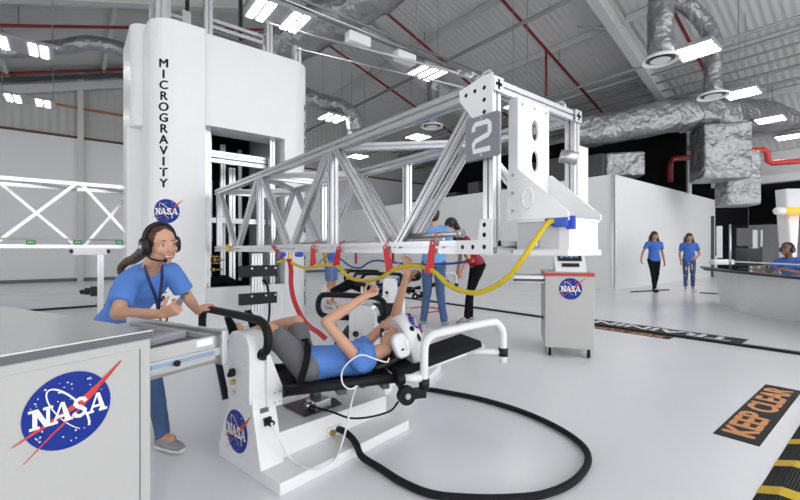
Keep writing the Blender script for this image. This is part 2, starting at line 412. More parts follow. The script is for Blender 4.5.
# rafters: I-beams following both roof slopes, purlins along the hall
def ibeam(mb, a, b, h, w, t=.04):
    d, s, u = basis(V(b) - V(a)); a, b = V(a), V(b)
    for off, ww, hh in ((u * (h / 2), w, t), (u * (-h / 2), w, t), (V((0, 0, 0)), t, h)): mb.bar(a + off, b + off, ww, hh, slot=False)
for y in (-1.6, 5.4, 12.4):
    for x0, x1 in ((-13, RIDGE), (RIDGE, 22)):
        mb = MB(); ibeam(mb, (x0, y, roof(x0) - .40), (x1, y, roof(x1) - .40), .55, .26); struct(mb.build('roof_beam', BEAM))
for x in (-4.2, -1.6, 1.0, 3.6, 6.4, 7.6, 10.2, 12.8, 15.4, 18.0, 20.4):
    mb = MB(); mb.span((x - .05, -9, roof(x) - .2), (x + .05, YB, roof(x))); struct(mb.build('roof_beam', BEAM))
mb = MB()
for (x, y, dx) in ((9.6, 5.4, 1), (12.3, 5.4, 1), (9.6, 12.4, 1), (12.3, 12.4, 1), (3.6, 12.4, 1)):
    mb.cyl((x, y + .1, roof(x) - .6), (x, y + 1.1, roof(x) - .1), .025, n=6)
struct(mb.build('trim_6', BEAM))
# white partition room at the side of the hall
PX, PY, PZ = 12.17, 5.35, 3.33
mb = MB(); mb.span((PX, PY, 0), (PX + .12, YB, PZ)); struct(mb.build('wall_partition_left', WALLP))
mb = MB(); mb.span((PX + .12, PY, 0), (22.0, PY + .12, PZ)); struct(mb.build('wall_partition_front', WALLP))
mb = MB(); mb.span((PX - .03, PY - .03, 0), (PX + .05, PY + .05, PZ)); struct(mb.build('trim_7', STEEL))
mb = MB(); mb.span((PX + .12, PY + .12, PZ - .15), (22.0, YB, PZ - .02)); struct(mb.build('ceiling_partition', PANEL))
# storage level above the partition room, its darkness painted as near-black sheets
mb = MB(); mb.span((18.2, PY, PZ - .1), (18.35, YB, roof(18.35))); mb.span((22.0, PY, PZ - .1), (22.15, YB, roof(22.1))); struct(mb.build('wall_upper', VOID))
# right end of the hall: clad upper wall over a dark opening
mb = MB(); mb.span((22, -9, 4.05), (22.2, PY, roof(22))); struct(mb.build('wall_right', CORR))
mb = MB(); mb.span((21.8, -9, 3.85), (22.2, PY + .1, 4.15)); struct(mb.build('trim_8', BEAM))
mb = MB(); mb.span((22.2, -9, 3.9), (28, PY, 4.0)); struct(mb.build('ceiling_opening', VOID))
mb = MB(); mb.span((27.9, -9, 2.45), (28, PY, 3.9)); mb.span((22.2, PY + .02, 0), (28, PY + .1, 3.9)); struct(mb.build('wall_opening', VOID))  # room beyond: its darkness is put into the wall colour
mb = MB(); mb.span((27.85, -9, 0), (28, PY, 2.45)); struct(mb.build('wall_opening_low', CORR))

# ------------------------------------------------------------------ ceiling lights
def light(x, y, z, pairs, label, wide=1):
    t = thing('ceiling_light', label, 'ceiling light', (x, y, z), 0, 'hanging ceiling lights')
    n = 2 if pairs == 2 else 1; L = 1.15 if n == 2 else .78
    mb = MB(); mb.span((x - L / 2, y - .36, z), (x + L / 2, y + .36, z + .07), .01); mb.build('housing', LHOUS, t)
    xs = [-.40, -.22, .22, .40] if n == 2 else [-.26, 0, .26]
    for dx in xs:
        w = .115 if n == 2 else .135
        mb = MB(); mb.span((x + dx - w / 2, y - .33, z - .012), (x + dx + w / 2, y + .33, z + .005)); mb.build('diffuser', LAMP, t)
    for dx in (-L / 2 + .05, L / 2 - .05):
        mb = MB(); mb.cyl((x + dx, y, z + .07), (x + dx, y, roof(x + dx) - .02), .008, n=6); mb.build('hanger_wire', CONDUIT, t)
LZ = 5.3
for x, y, p, lb in (
    (2.9, 7.05, 2, 'twin-panel ceiling light hanging just beyond the top of the white tower'),
    (6.54, 7.1, 1, 'ceiling light above the sloping top of the aluminium truss'),
    (10.2, 7.1, 1, 'ceiling light half hidden behind the end plate of the truss'),
    (10.2, 2.8, 1, 'largest hanging ceiling light, beside the foil duct with a round diffuser'),
    (13.9, 2.8, 1, 'second hanging ceiling light of the row leading to the dark opening'),
    (17.4, 2.8, 1, 'third hanging ceiling light of the row leading to the dark opening'),
    (20.6, 2.8, 1, 'farthest small ceiling light of the row leading to the dark opening'),
    (-.8, 11.4, 2, 'four-panel ceiling light under the silver duct near the white tower'),
    (6.46, 11.4, 1, 'ceiling light beside the tower below the thin silver duct'),
    (10.0, 11.36, 1, 'ceiling light seen through the truss beside a round ceiling diffuser'),
    (-.88, 15.4, 2, 'four-panel ceiling light in front of the grey clad gable wall'),
    (10.0, 15.4, 1, 'small far ceiling light seen between truss braces near the tower'),
    (2.9, 15.4, 1, 'ceiling light behind the white tower'), (6.5, 15.4, 1, 'ceiling light far behind the white tower'),
    (2.9, 2.0, 2, 'added ceiling light overhead out of the picture'), (-1.5, 4.0, 2, 'added unseen ceiling light overhead near the girl'),  # from here on: unseen fixtures, added as extra lighting
    (6.4, 2.0, 1, 'added unseen ceiling light overhead above the cart'), (6.4, -2.5, 2, 'added unseen ceiling light overhead above the floor sign'),
    (1.5, -2.5, 2, 'added unseen ceiling light overhead behind the photographer')):
    light(x, y, LZ, p, lb)

# ------------------------------------------------------------------ conduits and pipes
def pipe_thing(name, label, cat, pts, r, m, group=None, sub=0, n=8):
    mb = MB(); mb.tube(pts, r, n, sub); return tag(mb.build(name, m), label, cat, group, 'thing')
t = thing('lighting_conduit', 'conduit bundle carrying the lights above the truss', 'conduit', (3, 6.9, 5.55))
for k, (dy, dz, r) in enumerate(((0, 0, .03), (.12, .0, .02), (.22, .03, .02), (-.12, .05, .025))):
    mb = MB(); mb.cyl((-1, 6.9 + dy, 5.55 + dz), (9, 6.9 + dy, 5.55 + dz), r, n=8); mb.build('conduit', CONDUIT if k % 2 else STEEL, t)
for x in (4.2, 5.4):
    mb = MB(); mb.span((x, 6.75, 5.2), (x + .5, 6.95, 5.4), .02); mb.build('junction_box', PANEL, t)
pipe_thing('lighting_conduit', 'dark conduit crossing the roof above the truss end', 'conduit', [(9.1, -3, 7), (9.1, YB, 7)], .05, CONDUIT)
pipe_thing('lighting_conduit', 'thin grey conduit running to the largest hanging light', 'conduit', [(10.9, -3, 5.62), (10.9, YB, 5.62)], .035, CONDUIT)
for k, (x, dz, r) in enumerate(((14.6, .35, .03), (15.0, .4, .03), (15.4, .45, .035), (15.8, .5, .03), (16.2, .55, .05), (16.7, .6, .05))):
    pipe_thing('eave_conduit', 'dark conduit in the bundle under the roof eave above the foil duct', 'conduit', [(x, -8, roof(x) - dz), (x, YB, roof(x) - dz)], r, CONDUIT, 'eave conduits')
for y, lb in ((4.0, 'dark red sprinkler pipe passing behind the largest hanging light'), (7.5, 'dark red sprinkler pipe running down the roof toward the truss end'),
              (10.9, 'dark red sprinkler pipe on the roof above the round silver duct'), (14.2, 'dark red sprinkler pipe crossing the far roof near the gable wall')):
    xs = [-13, RIDGE, 21]
    t = thing('sprinkler_pipe', lb, 'pipe', (RIDGE, y, roof(RIDGE) - .5))
    mb = MB(); mb.tube([(x, y, roof(x) - .5) for x in xs], .045, 8); mb.build('pipe', REDP, t)
    for x in (-1, 2, 9.9, 13):
        mb = MB(); mb.cyl((x, y, roof(x) - .5), (x, y, roof(x) - .02), .012, n=6); mb.build('hanger', CONDUIT, t)
pipe_thing('sprinkler_pipe', 'dark red pipe close under the roof along the gable wall', 'pipe', [(-13, YB - .6, roof(-13) - .18), (RIDGE, YB - .6, roof(RIDGE) - .18)], .05, REDP)
pipe_thing('orange_pipe', 'thin rust orange pipe along the grey gable cladding', 'pipe', [(-3, YB - .12, 6.37), (RIDGE, YB - .12, 6.37)], .045, ORANGEP)
pipe_thing('sprinkler_drop', 'vertical dark red drop pipe beyond the truss end corner', 'pipe', [(12.2, 7.5, roof(12.2) - .5), (12.2, 7.5, 5.4)], .04, REDP)
pipe_thing('fire_main', 'bright red pipe with a double bend below the grey cladding', 'pipe',
           [at(742, 151, 14.5), at(764, 150, 14.5), at(767, 152, 14.5), at(768, 161, 14.5), at(772, 163, 14.5), at(830, 159, 14)], .10, REDB, None, 0, 10)
pipe_thing('fire_main', 'dull red pipe bend in the dark above the partition room', 'pipe', [at(694, 157, 15.5), at(672, 159, 15.5), at(670, 166, 15.5), at(670, 182, 15.5)], .11, REDP, None, 0, 10)

# ------------------------------------------------------------------ foil ducts
def duct(name, label, pts, ru, rv, sq=2.0, sub=5, up=UP, diffuser=None):
    P = smooth_path([V(p) for p in pts], sub) if sub else [V(p) for p in pts]
    rings = []; rs = random.Random(len(label))
    for i, p in enumerate(P):
        d, s, u = basis(P[min(i + 1, len(P) - 1)] - P[max(i - 1, 0)], up); k = 1 + rs.uniform(-.05, .05)
        rings.append((p, s * ru * k, u * rv * k))
    mb = MB(); mb.loft(rings, 28, sq)
    if not diffuser: return tag(mb.build(name, FOIL), label, 'duct', None, 'thing')
    t = thing(name, label, 'duct', P[0]); mb.build('duct_sleeve', FOIL, t)
    mb = MB(); z = P[0].z; c = P[0]
    mb.cyl(c + V((0, 0, .02)), c + V((0, 0, -.05)), ru * 1.05, diffuser, 28, False); mb.cyl(c + V((0, 0, -.05)), c + V((0, 0, -.10)), diffuser, diffuser, 28, False)
    mb.cyl(c + V((0, 0, -.10)), c + V((0, 0, -.06)), diffuser, diffuser * .8, 28, False)
    mb.cyl(c + V((0, 0, -.09)), c + V((0, 0, -.085)), diffuser * .55, diffuser * .55, 24); mb.build('diffuser_ring', PANEL, t)
    mb = MB(); mb.cyl(c + V((0, 0, -.06)), c + V((0, 0, -.055)), diffuser * .8, diffuser * .8, 24); mb.build('diffuser_core', DSTEEL, t)
    return t
p = V((9.64, 3.28, 5.2)); duct('air_duct', 'vertical silver foil duct with a round diffuser beside the roof beam', [p, p + V((0, 0, 1.5)), p + V((0, 0, 3.5))], .235, .235, 2, 5, V((0, 1, 0)), .34)
duct('air_duct', 'bent silver foil duct with a round diffuser behind the largest light', [at(713, 93, 10.7), at(713, 70, 10.7), at(712, 42, 10.7), at(706, 26, 10.8), at(692, 10, 10.8), at(668, -6, 10.9)], .20, .20, 2, 5, V((0, 1, 0)), .35)
duct('air_duct', 'pale vertical duct with a diffuser seen behind the truss top', [at(432, 124, 13.5), at(433, 105, 13.5), at(433, 70, 13.5)], .2, .2, 2, 4, V((0, 1, 0)), .36)
duct('air_duct', 'large round silver duct high above the white tower', [at(420, -42, 10), at(378, -10, 10.3), at(345, 10, 10.6), at(305, 34, 11), at(262, 58, 11.6), at(225, 78, 12.2)], .56, .56)
duct('air_duct', 'thin silver foil duct curving down beside the tower', [at(300, 93, 13), at(322, 102, 13), at(342, 108, 13), at(353, 118, 13), at(355, 140, 13)], .24, .24)
duct('air_duct', 'wrinkled silver duct crossing the roof toward the white tower', [at(-30, 53, 11), at(20, 50, 11), at(62, 47, 11), at(92, 43, 11), at(128, 51, 11), at(150, 58, 11)], .19, .19)
duct('air_duct', 'long horizontal foil wrapped duct above the partition room', [at(570, 134, 14.0), at(605, 129, 13.7), at(640, 122, 13.5), at(680, 115, 13.5), at(720, 115, 13.7), at(770, 117, 14.5), at(850, 113, 15.6)], .55, .50, 3.2, 4)
def foil_box(label, c, s, rz):
    mb = MB(); a = V((math.cos(rz), math.sin(rz), 0)); mb.box(c, s, (a, V((-a.y, a.x, 0)), UP), .06); return tag(mb.build('duct_plenum', FOIL), label, 'duct', None, 'thing')
rz0 = math.radians(-52)
foil_box('big square foil wrapped plenum hanging under the long duct', at(719, 154, 13.3), (1.30, 1.1, 1.75), rz0)
foil_box('lower foil wrapped plenum box over the dark opening', at(737, 180, 13.6), (.95, .85, 1.75), rz0)
foil_box('small foil box in the dark above the partition room', at(622, 166, 14.2), (1.2, .8, .8), rz0)
mb = MB(); mb.span((19.6, PY + .3, PZ - .02), (20.0, PY + .6, 5.6)); struct(mb.build('trim_9', BEAM))
pr = random.Random(5)
for k in range(9):
    y = 6.5 + k * 1.35
    mb = MB(); s = pr.uniform(.5, 1.0); mb.span((14.0, y, PZ - .018), (14.0 + s, y + pr.uniform(.5, 1.0), PZ + pr.uniform(.3, 1.3)), .02)
    tag(mb.build('storage_box', DSTEEL), 'dark storage box stored in the dark on top of the partition room', 'box', 'dark boxes on the partition room', 'thing')
# ------------------------------------------------------------------ white tower
TY = 6.35
tower = thing('simulator_tower', 'tall white tower with curved corners and vertical black lettering', 'tower', (2, 7.2, 0))
def rounded_rect_prism(mb, x0, x1, y0, y1, z0, z1, r, corners):
    """corners: which of (x0y0, x1y0, x1y1, x0y1) are rounded."""
    pts = []
    for (cx, cy, a0, on) in ((x0, y0, 180, corners[0]), (x1, y0, 270, corners[1]), (x1, y1, 0, corners[2]), (x0, y1, 90, corners[3])):
        if not on: pts.append(V((cx, cy, z0))); continue
        ox = cx + (r if cx == x0 else -r); oy = cy + (r if cy == y0 else -r)
        for k in range(9):
            t = math.radians(a0 + 90 * k / 8); pts.append(V((ox + r * math.cos(t), oy + r * math.sin(t), z0)))
    mb.prism(pts, (0, 0, z1 - z0))
TH = 4.27
mb = MB(); rounded_rect_prism(mb, .84, 1.515, TY - .05, 8.2, 0, TH + .03, .33, (1, 0, 0, 0)); colL = mb.build('corner_panel', WHITE, tower)
mb = MB(); rounded_rect_prism(mb, 2.72, 3.22, TY, 8.2, 0, TH, .36, (0, 1, 0, 0)); colR = mb.build('corner_panel', WHITE, tower)
mb = MB(); mb.span((1.53, TY, 2.95), (2.72, TY + .5, TH)); mb.build('header_panel', WHITE, tower)
mb = MB(); mb.span((1.53, TY + .01, 0), (2.72, TY + .14, .60)); mb.build('lower_panel', WHITE, tower)
mb = MB(); mb.span((1.515, TY + .01, .6), (1.53, 8.2, 2.95)); mb.build('opening_reveal', PANEL, tower)
mb = MB(); mb.span((1.5, 8.05, 0), (2.75, 8.2, TH - .2)); mb.build('back_panel', VOID, tower)  # near black, imitating the shade inside the tower
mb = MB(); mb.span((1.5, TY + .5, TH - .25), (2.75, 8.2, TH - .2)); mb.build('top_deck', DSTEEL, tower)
mb = MB(); rounded_rect_prism(mb, .69, .84, 6.95, 8.25, 2.95, 4.42, .2, (1, 0, 0, 1)); mb.build('side_cowl', WHITE, tower)
mb = MB(); mb.span((.66, 7.2, 0), (.84, 7.7, 2.95)); mb.build('side_post', PANEL, tower)
for x, y, w, z0, z1, m in ((1.60, 6.55, .07, .0, 2.95, ALU), (1.68, 6.75, .05, .0, 2.95, STEEL), (2.58, 6.55, .08, .0, 2.95, ALU), (2.05, 7.4, .08, .6, 2.95, STEEL), (2.17, 7.3, .10, .6, 2.55, ALU), (2.40, 7.6, .06, .6, 2.95, STEEL)):
    mb = MB(); mb.bar((x, y, z0), (x, y, z1), w); mb.build('guide_rail', m, tower)
for z, h, y in ((2.62, .1, 6.7), (2.52, .06, 6.7)):
    mb = MB(); mb.bar((1.62, y, z), (2.62, y, z), .08, h); mb.build('cross_rail', ALU, tower)
mb = MB(); mb.bar((1.62, 6.9, 1.62), (2.6, 6.9, 1.62), .08); mb.build('cross_rail', ALU, tower)
mb = MB(); mb.span((1.72, 7.9, 1.3), (2.02, 8.04, 2.4)); mb.build('rear_cover', STEEL, tower)
for k, (x, z) in enumerate(((1.66, .95), (1.66, 1.05), (1.70, .85), (1.72, 1.0))):
    mb = MB(); mb.ball((x, 6.62, z), .035, 10); mb.cyl((x, 6.62, z), (x + .14, 6.6, z), .014, n=8); mb.build('brass_valve', BRASS, tower)
mb = MB(); mb.tube([(1.6, 6.6, .62), (1.72, 6.6, .68), (1.85, 6.6, .70), (2.0, 6.62, .62)], .07, 10, 5); mb.build('dark_bag', BLKC, tower)
# masts and rails above the tower
for x, y, w, h in ((1.02, 6.75, .13, 1.5), (1.12, 6.75, .06, 1.5), (1.62, 6.6, .11, 1.1), (2.55, 6.6, .10, .62), (3.06, 6.65, .12, .38), (.93, 6.9, .06, .42), (1.32, 6.7, .05, .4), (1.38, 6.7, .05, .4)):
    mb = MB(); mb.bar((x, y, TH - .3), (x, y, TH + h), w); mb.build('mast', ALU, tower)
for x, y in ((2.13, 6.7), (1.40, 6.9)):
    mb = MB(); mb.bar((x, y, TH - .3), (x, y, TH + 1.3), .05, slot=False); mb.build('mast', BLACKG, tower)
for z in (TH + .25, TH + .35):
    mb = MB(); mb.bar((1.66, 6.62, z), (2.5, 6.62, z), .05); mb.build('top_rail', ALU, tower)
mb = MB(); mb.bar((2.48, 6.62, TH - .1), (2.48, 6.62, TH + .4), .05); mb.build('top_rail', ALU, tower)
mb = MB(); mb.bar((.95, 6.9, TH + .38), (1.4, 6.9, TH + .38), .04); mb.build('top_rail', ALU, tower)
mb = MB(); mb.span((1.72, 6.66, TH - .2), (2.44, 6.72, TH + .2)); mb.build('top_guard', DSTEEL, tower)
# lettering: one letter under the other
LT = MB(); ycol = TY - .0512; zz = 3.98; px0 = 163.5
r0 = ony(163.5, 60, ycol - .0); xL = r0.x
word = 'MICROGRAVITY'
zs = [ony(163.5, 61 + k * (193 - 61) / 12 + 1, ycol).z for k in range(12)]
# the letter column sits where the corner starts to curve
rr = .33; ox, oy = .84 + rr, TY - .05 + rr
def on_left(a, b, c=0.0, z=0.0):
    x = xL + a
    if x >= ox: return V((x, TY - .05 - .002 - c, z + b))
    t = (x - ox) / rr; return V((ox + (rr + .002 + c) * math.sin(t), oy - (rr + .002 + c) * math.cos(t), z + b))
for ch, z in zip(word, zs): add_text(LT, ch, .165, lambda a, b, c=0, z=z: on_left(a, b, c, z), bold=.006)
for k, ch in enumerate('SIMULATOR'): add_text(LT, ch, .14, lambda a, b, c=0, z=ony(164, 250 + 10 * k, ycol).z: on_left(a, b, c, z), bold=.005)
LT.build('black_lettering', BLK, colL)
c0 = ony(166, 211, ycol)
def onp(a, b, c=0.0):
    x = c0.x + a; z = c0.z + b
    if x >= ox: return V((x, TY - .05 - .002 - c, z))
    t = (x - ox) / rr; return V((ox + (rr + .002 + c) * math.sin(t), oy - (rr + .002 + c) * math.cos(t), z))
emblem('emblem', onp, .165, colL)
LT = MB(); rr2 = .36; ox2, oy2 = 3.22 - rr2, TY + rr2
def on_right(a, b, c=0.0, z=0.0, t0=math.radians(52)):
    t = t0 + a / rr2; return V((ox2 + (rr2 + .002 + c) * math.sin(t), oy2 - (rr2 + .002 + c) * math.cos(t), z + b))
for k, ch in enumerate('MICROGRAVITY'): add_text(LT, ch, .165, lambda a, b, c=0, z=3.55 - k * .142: on_right(a, b, c, z), bold=.006)
for k, ch in enumerate('SIMULATOR'): add_text(LT, ch, .165, lambda a, b, c=0, z=1.25 - k * .125: on_right(a, b, c, z), bold=.006)
LT.build('black_lettering', BLK, colR)
def onr(a, b, c=0.0): return on_right(a, b, c, 1.60)
emblem('emblem', onr, .16, colR)

# hoist post in front of the lower tower panel
hp = thing('hoist_post', 'aluminium post with two black clamp bars in front of the tower', 'post', (2.1, 5.9, 0))
mb = MB(); mb.bar((2.06, 5.9, .02), (2.06, 5.9, 1.10), .07); mb.bar((2.14, 5.9, .02), (2.14, 5.9, 1.10), .07); mb.build('post', ALU, hp)
mb = MB(); mb.span((1.9, 5.75, 0), (2.3, 6.05, .03)); mb.build('foot_plate', STEEL, hp)
for z in (.85, .46):
    mb = MB(); mb.span((1.83, 5.80, z - .08), (2.37, 5.86, z + .08), .01); cb = mb.build('clamp_bar', BLACKG, hp)
    mb = MB()
    for x in (2.0, 2.2, 2.34): mb.cyl((x, 5.80, z + .04), (x, 5.79, z + .04), .014, n=8)
    mb.build('bolt', STEEL, cb)
mb = MB(); mb.tube([(2.18, 5.84, .72), (2.24, 5.84, .62), (2.27, 5.84, .30), (2.24, 5.84, .02)], .018, 8, 5); mb.build('cable', BLACK, hp)

# ------------------------------------------------------------------ cantilever truss
X0, X1, Z0, Z1, W = 1.645, 2.42, 1.165, 1.965, .062
YN = 1.31
nodeL = [1.31, 2.9, 4.5, 6.1]; midL = [2.1, 3.7, 5.3]
truss = thing('cantilever_truss', 'long aluminium cantilever truss reaching from the tower over the reclining child', 'truss', (2.03, 3.7, 1.13))
def bars(name, items, w=W, m=ALU):
    for a, b in items:
        mb = MB(); mb.bar(a, b, w); mb.build(name, m, truss)
bars('chord', [((X0, YN, z), (X0, 6.2, z)) for z in (Z0, Z1)] + [((X1, YN, z), (X1, 6.2, z)) for z in (Z0, Z1)], W * 1.15)
bars('upright', [((X0, y, Z0), (X0, y, Z1)) for y in nodeL] + [((X1, y, Z0), (X1, y, Z1)) for y in nodeL])
br = []
for i, m in enumerate(midL):
    br += [((X0, nodeL[i] + .05, Z1), (X0, m - .04, Z0)), ((X0, nodeL[i + 1] - .05, Z1), (X0, m + .04, Z0))]
    br += [((X1, nodeL[i] + .05, Z0), (X1, m - .04, Z1)), ((X1, nodeL[i + 1] - .05, Z0), (X1, m + .04, Z1))]
    br += [((X0, nodeL[i], Z1), (X1, m, Z1)), ((X0, nodeL[i + 1], Z1), (X1, m, Z1))]
    br += [((X1, nodeL[i], Z0), (X0, m, Z0)), ((X1, nodeL[i + 1], Z0), (X0, m, Z0))]
bars('brace', br, W * .9)
bars('cross_bar', [((X0, y, z), (X1, y, z)) for y, z in ((YN, Z0), (YN, Z1), (4.5, Z1), (6.1, Z1), (6.1, Z0))])
def circ(fn, cx, cy, rx, ry=None, n=20): ry = ry or rx; return [fn(cx + rx * math.cos(2 * PI * i / n), cy + ry * math.sin(2 * PI * i / n)) for i in range(n)]
# gusset plates at the near end, with real bolt holes
XP = X0 - W * .6 - .006
def gy(y, z): return V((XP, y, z))
GH = ((1.325, 1.955), (1.385, 1.955), (1.445, 1.95), (1.325, 1.895), (1.325, 1.835)); holes = [circ(gy, y, z, .0115, n=12) for y, z in GH]
mb = MB(); mb.prism([gy(1.272, 2.015), gy(1.33, 2.015), gy(1.49, 1.985), gy(1.49, 1.93), gy(1.375, 1.79), gy(1.272, 1.79)], (.006, 0, 0), holes)
g1 = mb.build('gusset_plate', WHITE, truss)
GB = ((1.325, 1.165), (1.40, 1.165), (1.47, 1.165), (1.325, 1.225), (1.325, 1.275)); holes = [circ(gy, y, z, .0125, n=12) for y, z in GB]
mb = MB(); mb.prism([gy(1.275, 1.128), gy(1.51, 1.128), gy(1.51, 1.20), gy(1.365, 1.20), gy(1.352, 1.305), gy(1.275, 1.305)], (.006, 0, 0), holes)
g2 = mb.build('gusset_plate', WHITE, truss)
each([(XP + .004, y, z) for y, z in GH], lambda m, p: m.cyl(p, p + V((.0015, 0, 0)), .0115, n=12), 'bolt', BLK, g1)
each([(XP + .004, y, z) for y, z in GB], lambda m, p: m.cyl(p, p + V((.0015, 0, 0)), .0125, n=12), 'bolt', BLK, g2)
for x in (X0, X1):
    mb = MB(); mb.span((x - .036, YN - .043, Z1 - .036), (x + .036, YN - .036, Z1 + .036)); ec_ = mb.build('end_cap', ALU, truss)
    mb = MB(); mb.span((x - .007, YN - .0445, Z1 - .024), (x + .007, YN - .0425, Z1 + .024)); mb.span((x - .024, YN - .0445, Z1 - .007), (x + .024, YN - .0425, Z1 + .007)); mb.build('profile_groove', BLK, ec_)
# number plate hung on the braces
mb = MB(); yy0, yy1, zz0, zz1 = 1.205, 1.42, 1.597, 1.808; r = .02
XS = X0 - .075
pts = []
for cy, cz, a0 in ((yy1 - r, zz1 - r, 0), (yy0 + r, zz1 - r, 90), (yy0 + r, zz0 + r, 180), (yy1 - r, zz0 + r, 270)):
    for k in range(6):
        t = math.radians(a0 + 18 * k); pts.append(V((XS, cy + r * math.cos(t), cz + r * math.sin(t))))
mb.prism(pts, (.012, 0, 0)); npl = mb.build('number_plate', GREY2, truss)
mb = MB(); fn = plane_fn((XS, 1.313, 1.702), (0, -1, 0), (0, 0, 1))
def num(a, b, c=0.0): return fn(a, b, c)
# the figure drawn with square shoulders
S2 = [(-.050, .034), (-.050, .054), (-.038, .068), (.038, .068), (.050, .056), (.050, .016), (.040, .004), (-.038, -.014), (-.050, -.026), (-.050, -.064), (.054, -.064)]
stroke(mb, lambda x, y, q: fn(x, y, q), S2, .0125, .001); mb.build('figure', mat('sign_figure_white', (.8, .8, .8), .4), npl)
each([(XS, 1.313, z) for z in (1.613, 1.793)], lambda m, p: m.cyl(p, p - V((.006, 0, 0)), .008, n=8), 'screw', STEEL, npl)
# end bracket: channel plate, gussets and tool box
by = YN - .037
def pz(x, z): return V((x, by - .012, z))
ph = [(1.945, 1.79, .032, .056), (1.945, 1.625, .032, .056)]
mb = MB(); mb.prism([pz(1.79, 1.935), pz(2.08, 1.935), pz(2.08, 1.31), pz(1.79, 1.31)], (0, .012, 0), [circ(pz, *h) for h in ph])
mb.span((1.79, by, 1.31), (1.80, by + .045, 1.935)); mb.span((2.07, by, 1.31), (2.08, by + .045, 1.935)); bp = mb.build('end_plate', WHITEG, truss)
each([(x, by - .012, 1.905) for x in (1.83, 1.94, 2.05)], lambda m, p: m.cyl(p, p - V((0, .006, 0)), .008, n=8), 'screw', STEEL, bp)
for x in (1.76, 2.075):
    def gx(y, z, x=x): return V((x, y, z))
    hole = x == 1.76
    mb = MB(); mb.prism([gx(by + .03, 1.56), gx(by - .03, 1.56), gx(by - .30, 1.325), gx(by - .30, 1.30), gx(by + .03, 1.30)], (.012, 0, 0)); gp = mb.build('gusset', WHITEG, truss)
    if hole:
        mb = MB(); cc = V((x, by - .09, 1.405)); mb.tube([cc + V((0, .030 * math.cos(t), .050 * math.sin(t))) for t in [2 * PI * i / 28 for i in range(29)]], .006, 8); mb.build('embossed_ring', WHITE, gp)
        each([(x, by - .005, z) for z in (1.35, 1.44, 1.53)], lambda m, p: m.cyl(p, p - V((.006, 0, 0)), .008, n=8), 'screw', STEEL, gp)
mb = MB(); mb.span((1.772, by - .295, 1.287), (2.075, by, 1.30)); mb.span((1.80, by - .285, 1.15), (2.075, by, 1.287)); mb.span((1.765, by - .30, 1.122), (2.085, by, 1.152), .004); tb = mb.build('tool_box', WHITEG, truss)
mb = MB(); mb.span((1.793, by - .235, 1.158), (1.80, by - .01, 1.284)); mb.build('side_cover', mat('light_grey_cover', (.62, .62, .65), .45), tb)
mb = MB(); mb.span((1.775, by - .135, 1.165), (1.796, by - .105, 1.205), .003); mb.span((1.78, by - .13, 1.205), (1.796, by - .11, 1.225)); mb.build('latch', STEEL, tb)
mb = MB(); mb.span((X1 + .04, YN - .02, 1.33), (X1 + .16, YN + .03, 1.80)); mb.build('side_plate', WHITE, truss)
mb = MB(); mb.cyl((X1 - .10, YN + .02, 1.72), (X1 - .04, YN - .05, 1.70), .04, n=12); mb.build('end_stop', STEEL, truss)
# shackles and stay cables
for x, lb, mast in ((X0 + .02, 'near', (2.55, 6.6, TH + .60)), (X1 - .06, 'far', (3.06, 6.65, TH + .36))):
    p = V((x, YN + .05, Z1 + .05)); q = V(mast); d = (q - p).normalized()
    sc = thing('stay_cable', f'steel stay cable with turnbuckle shackled to the {lb} top corner of the truss', 'cable', p)
    mb = MB(); ring = [p + V((0, math.cos(t) * .034, .012 + math.sin(t) * .034)) for t in [2 * PI * i / 12 for i in range(13)]]; mb.tube(ring, .011, 8); mb.build('shackle', STEEL, sc)
    mb = MB(); mb.cyl(p + d * .03, p + d * .12, .015, n=8); mb.ball(p + d * .13, .026, 10); mb.cyl(p + d * .13, p + d * .26, .015, n=8); mb.ball(p + d * .26, .02, 10); mb.build('turnbuckle', STEEL, sc)
    mb = MB(); mb.cyl(p + d * .26, q, .009, n=8); mb.build('cable', STEEL, sc)

# ------------------------------------------------------------------ second rig frame beside the tower
RY = 7.5
rig = thing('rig_frame', 'aluminium braced frame with green tags left of the white tower', 'frame', (0, RY, 0))
za, zb = 1.20, 2.10
def rb(name, items, w=.06, m=ALU):
    for a, b in items:
        mb = MB(); mb.bar(a, b, w); mb.build(name, m, rig)
rb('chord', [((-1.6, RY, z), (.83, RY, z)) for z in (za, zb)] + [((-1.6, RY + .7, z), (.83, RY + .7, z)) for z in (za, zb)], .05)
rb('upright', [((-.80, RY, za), (-.80, RY, zb)), ((-.80, RY + .7, za), (-.80, RY + .7, zb)), ((.80, RY, za), (.80, RY, zb))], .045)
rb('brace', [((-.78, RY, za), (.08, RY, zb)), ((.14, RY, zb), (.80, RY, za + .05)), ((-.76, RY + .7, zb), (.10, RY + .7, za)), ((.80, RY + .7, zb), (.18, RY + .7, za)), ((-.8, RY, zb), (.1, RY + .7, zb)), ((.1, RY, zb), (.8, RY + .7, zb))], .04)
rb('leg', [((.36, RY - .02, .1), (.36, RY - .02, za)), ((-.95, RY, .1), (-.95, RY, za))], .075)
mb = MB(); mb.span((.04, RY - .08, za - .12), (.44, RY - .04, za - .02)); mb.build('mounting_plate', WHITE, rig)
for x in (.03, .45):
    mb = MB(); mb.ball((x, RY - .06, za - .07), .03, 10); mb.build('end_stop', BLACKG, rig)
mb = MB(); mb.span((.24, RY - .1, .48), (.32, RY + .02, .62), .01); mb.cyl((.24, RY - .05, .55), (.17, RY - .05, .56), .05, n=10); mb.cyl((.17, RY - .05, .56), (.12, RY - .05, .54), .03, n=10); mb.build('clamp', BLACKG, rig)
mb = MB(); mb.span((.20, RY - .2, 0), (.52, RY + .2, .10), .01); mb.build('base_foot', STEEL, rig)
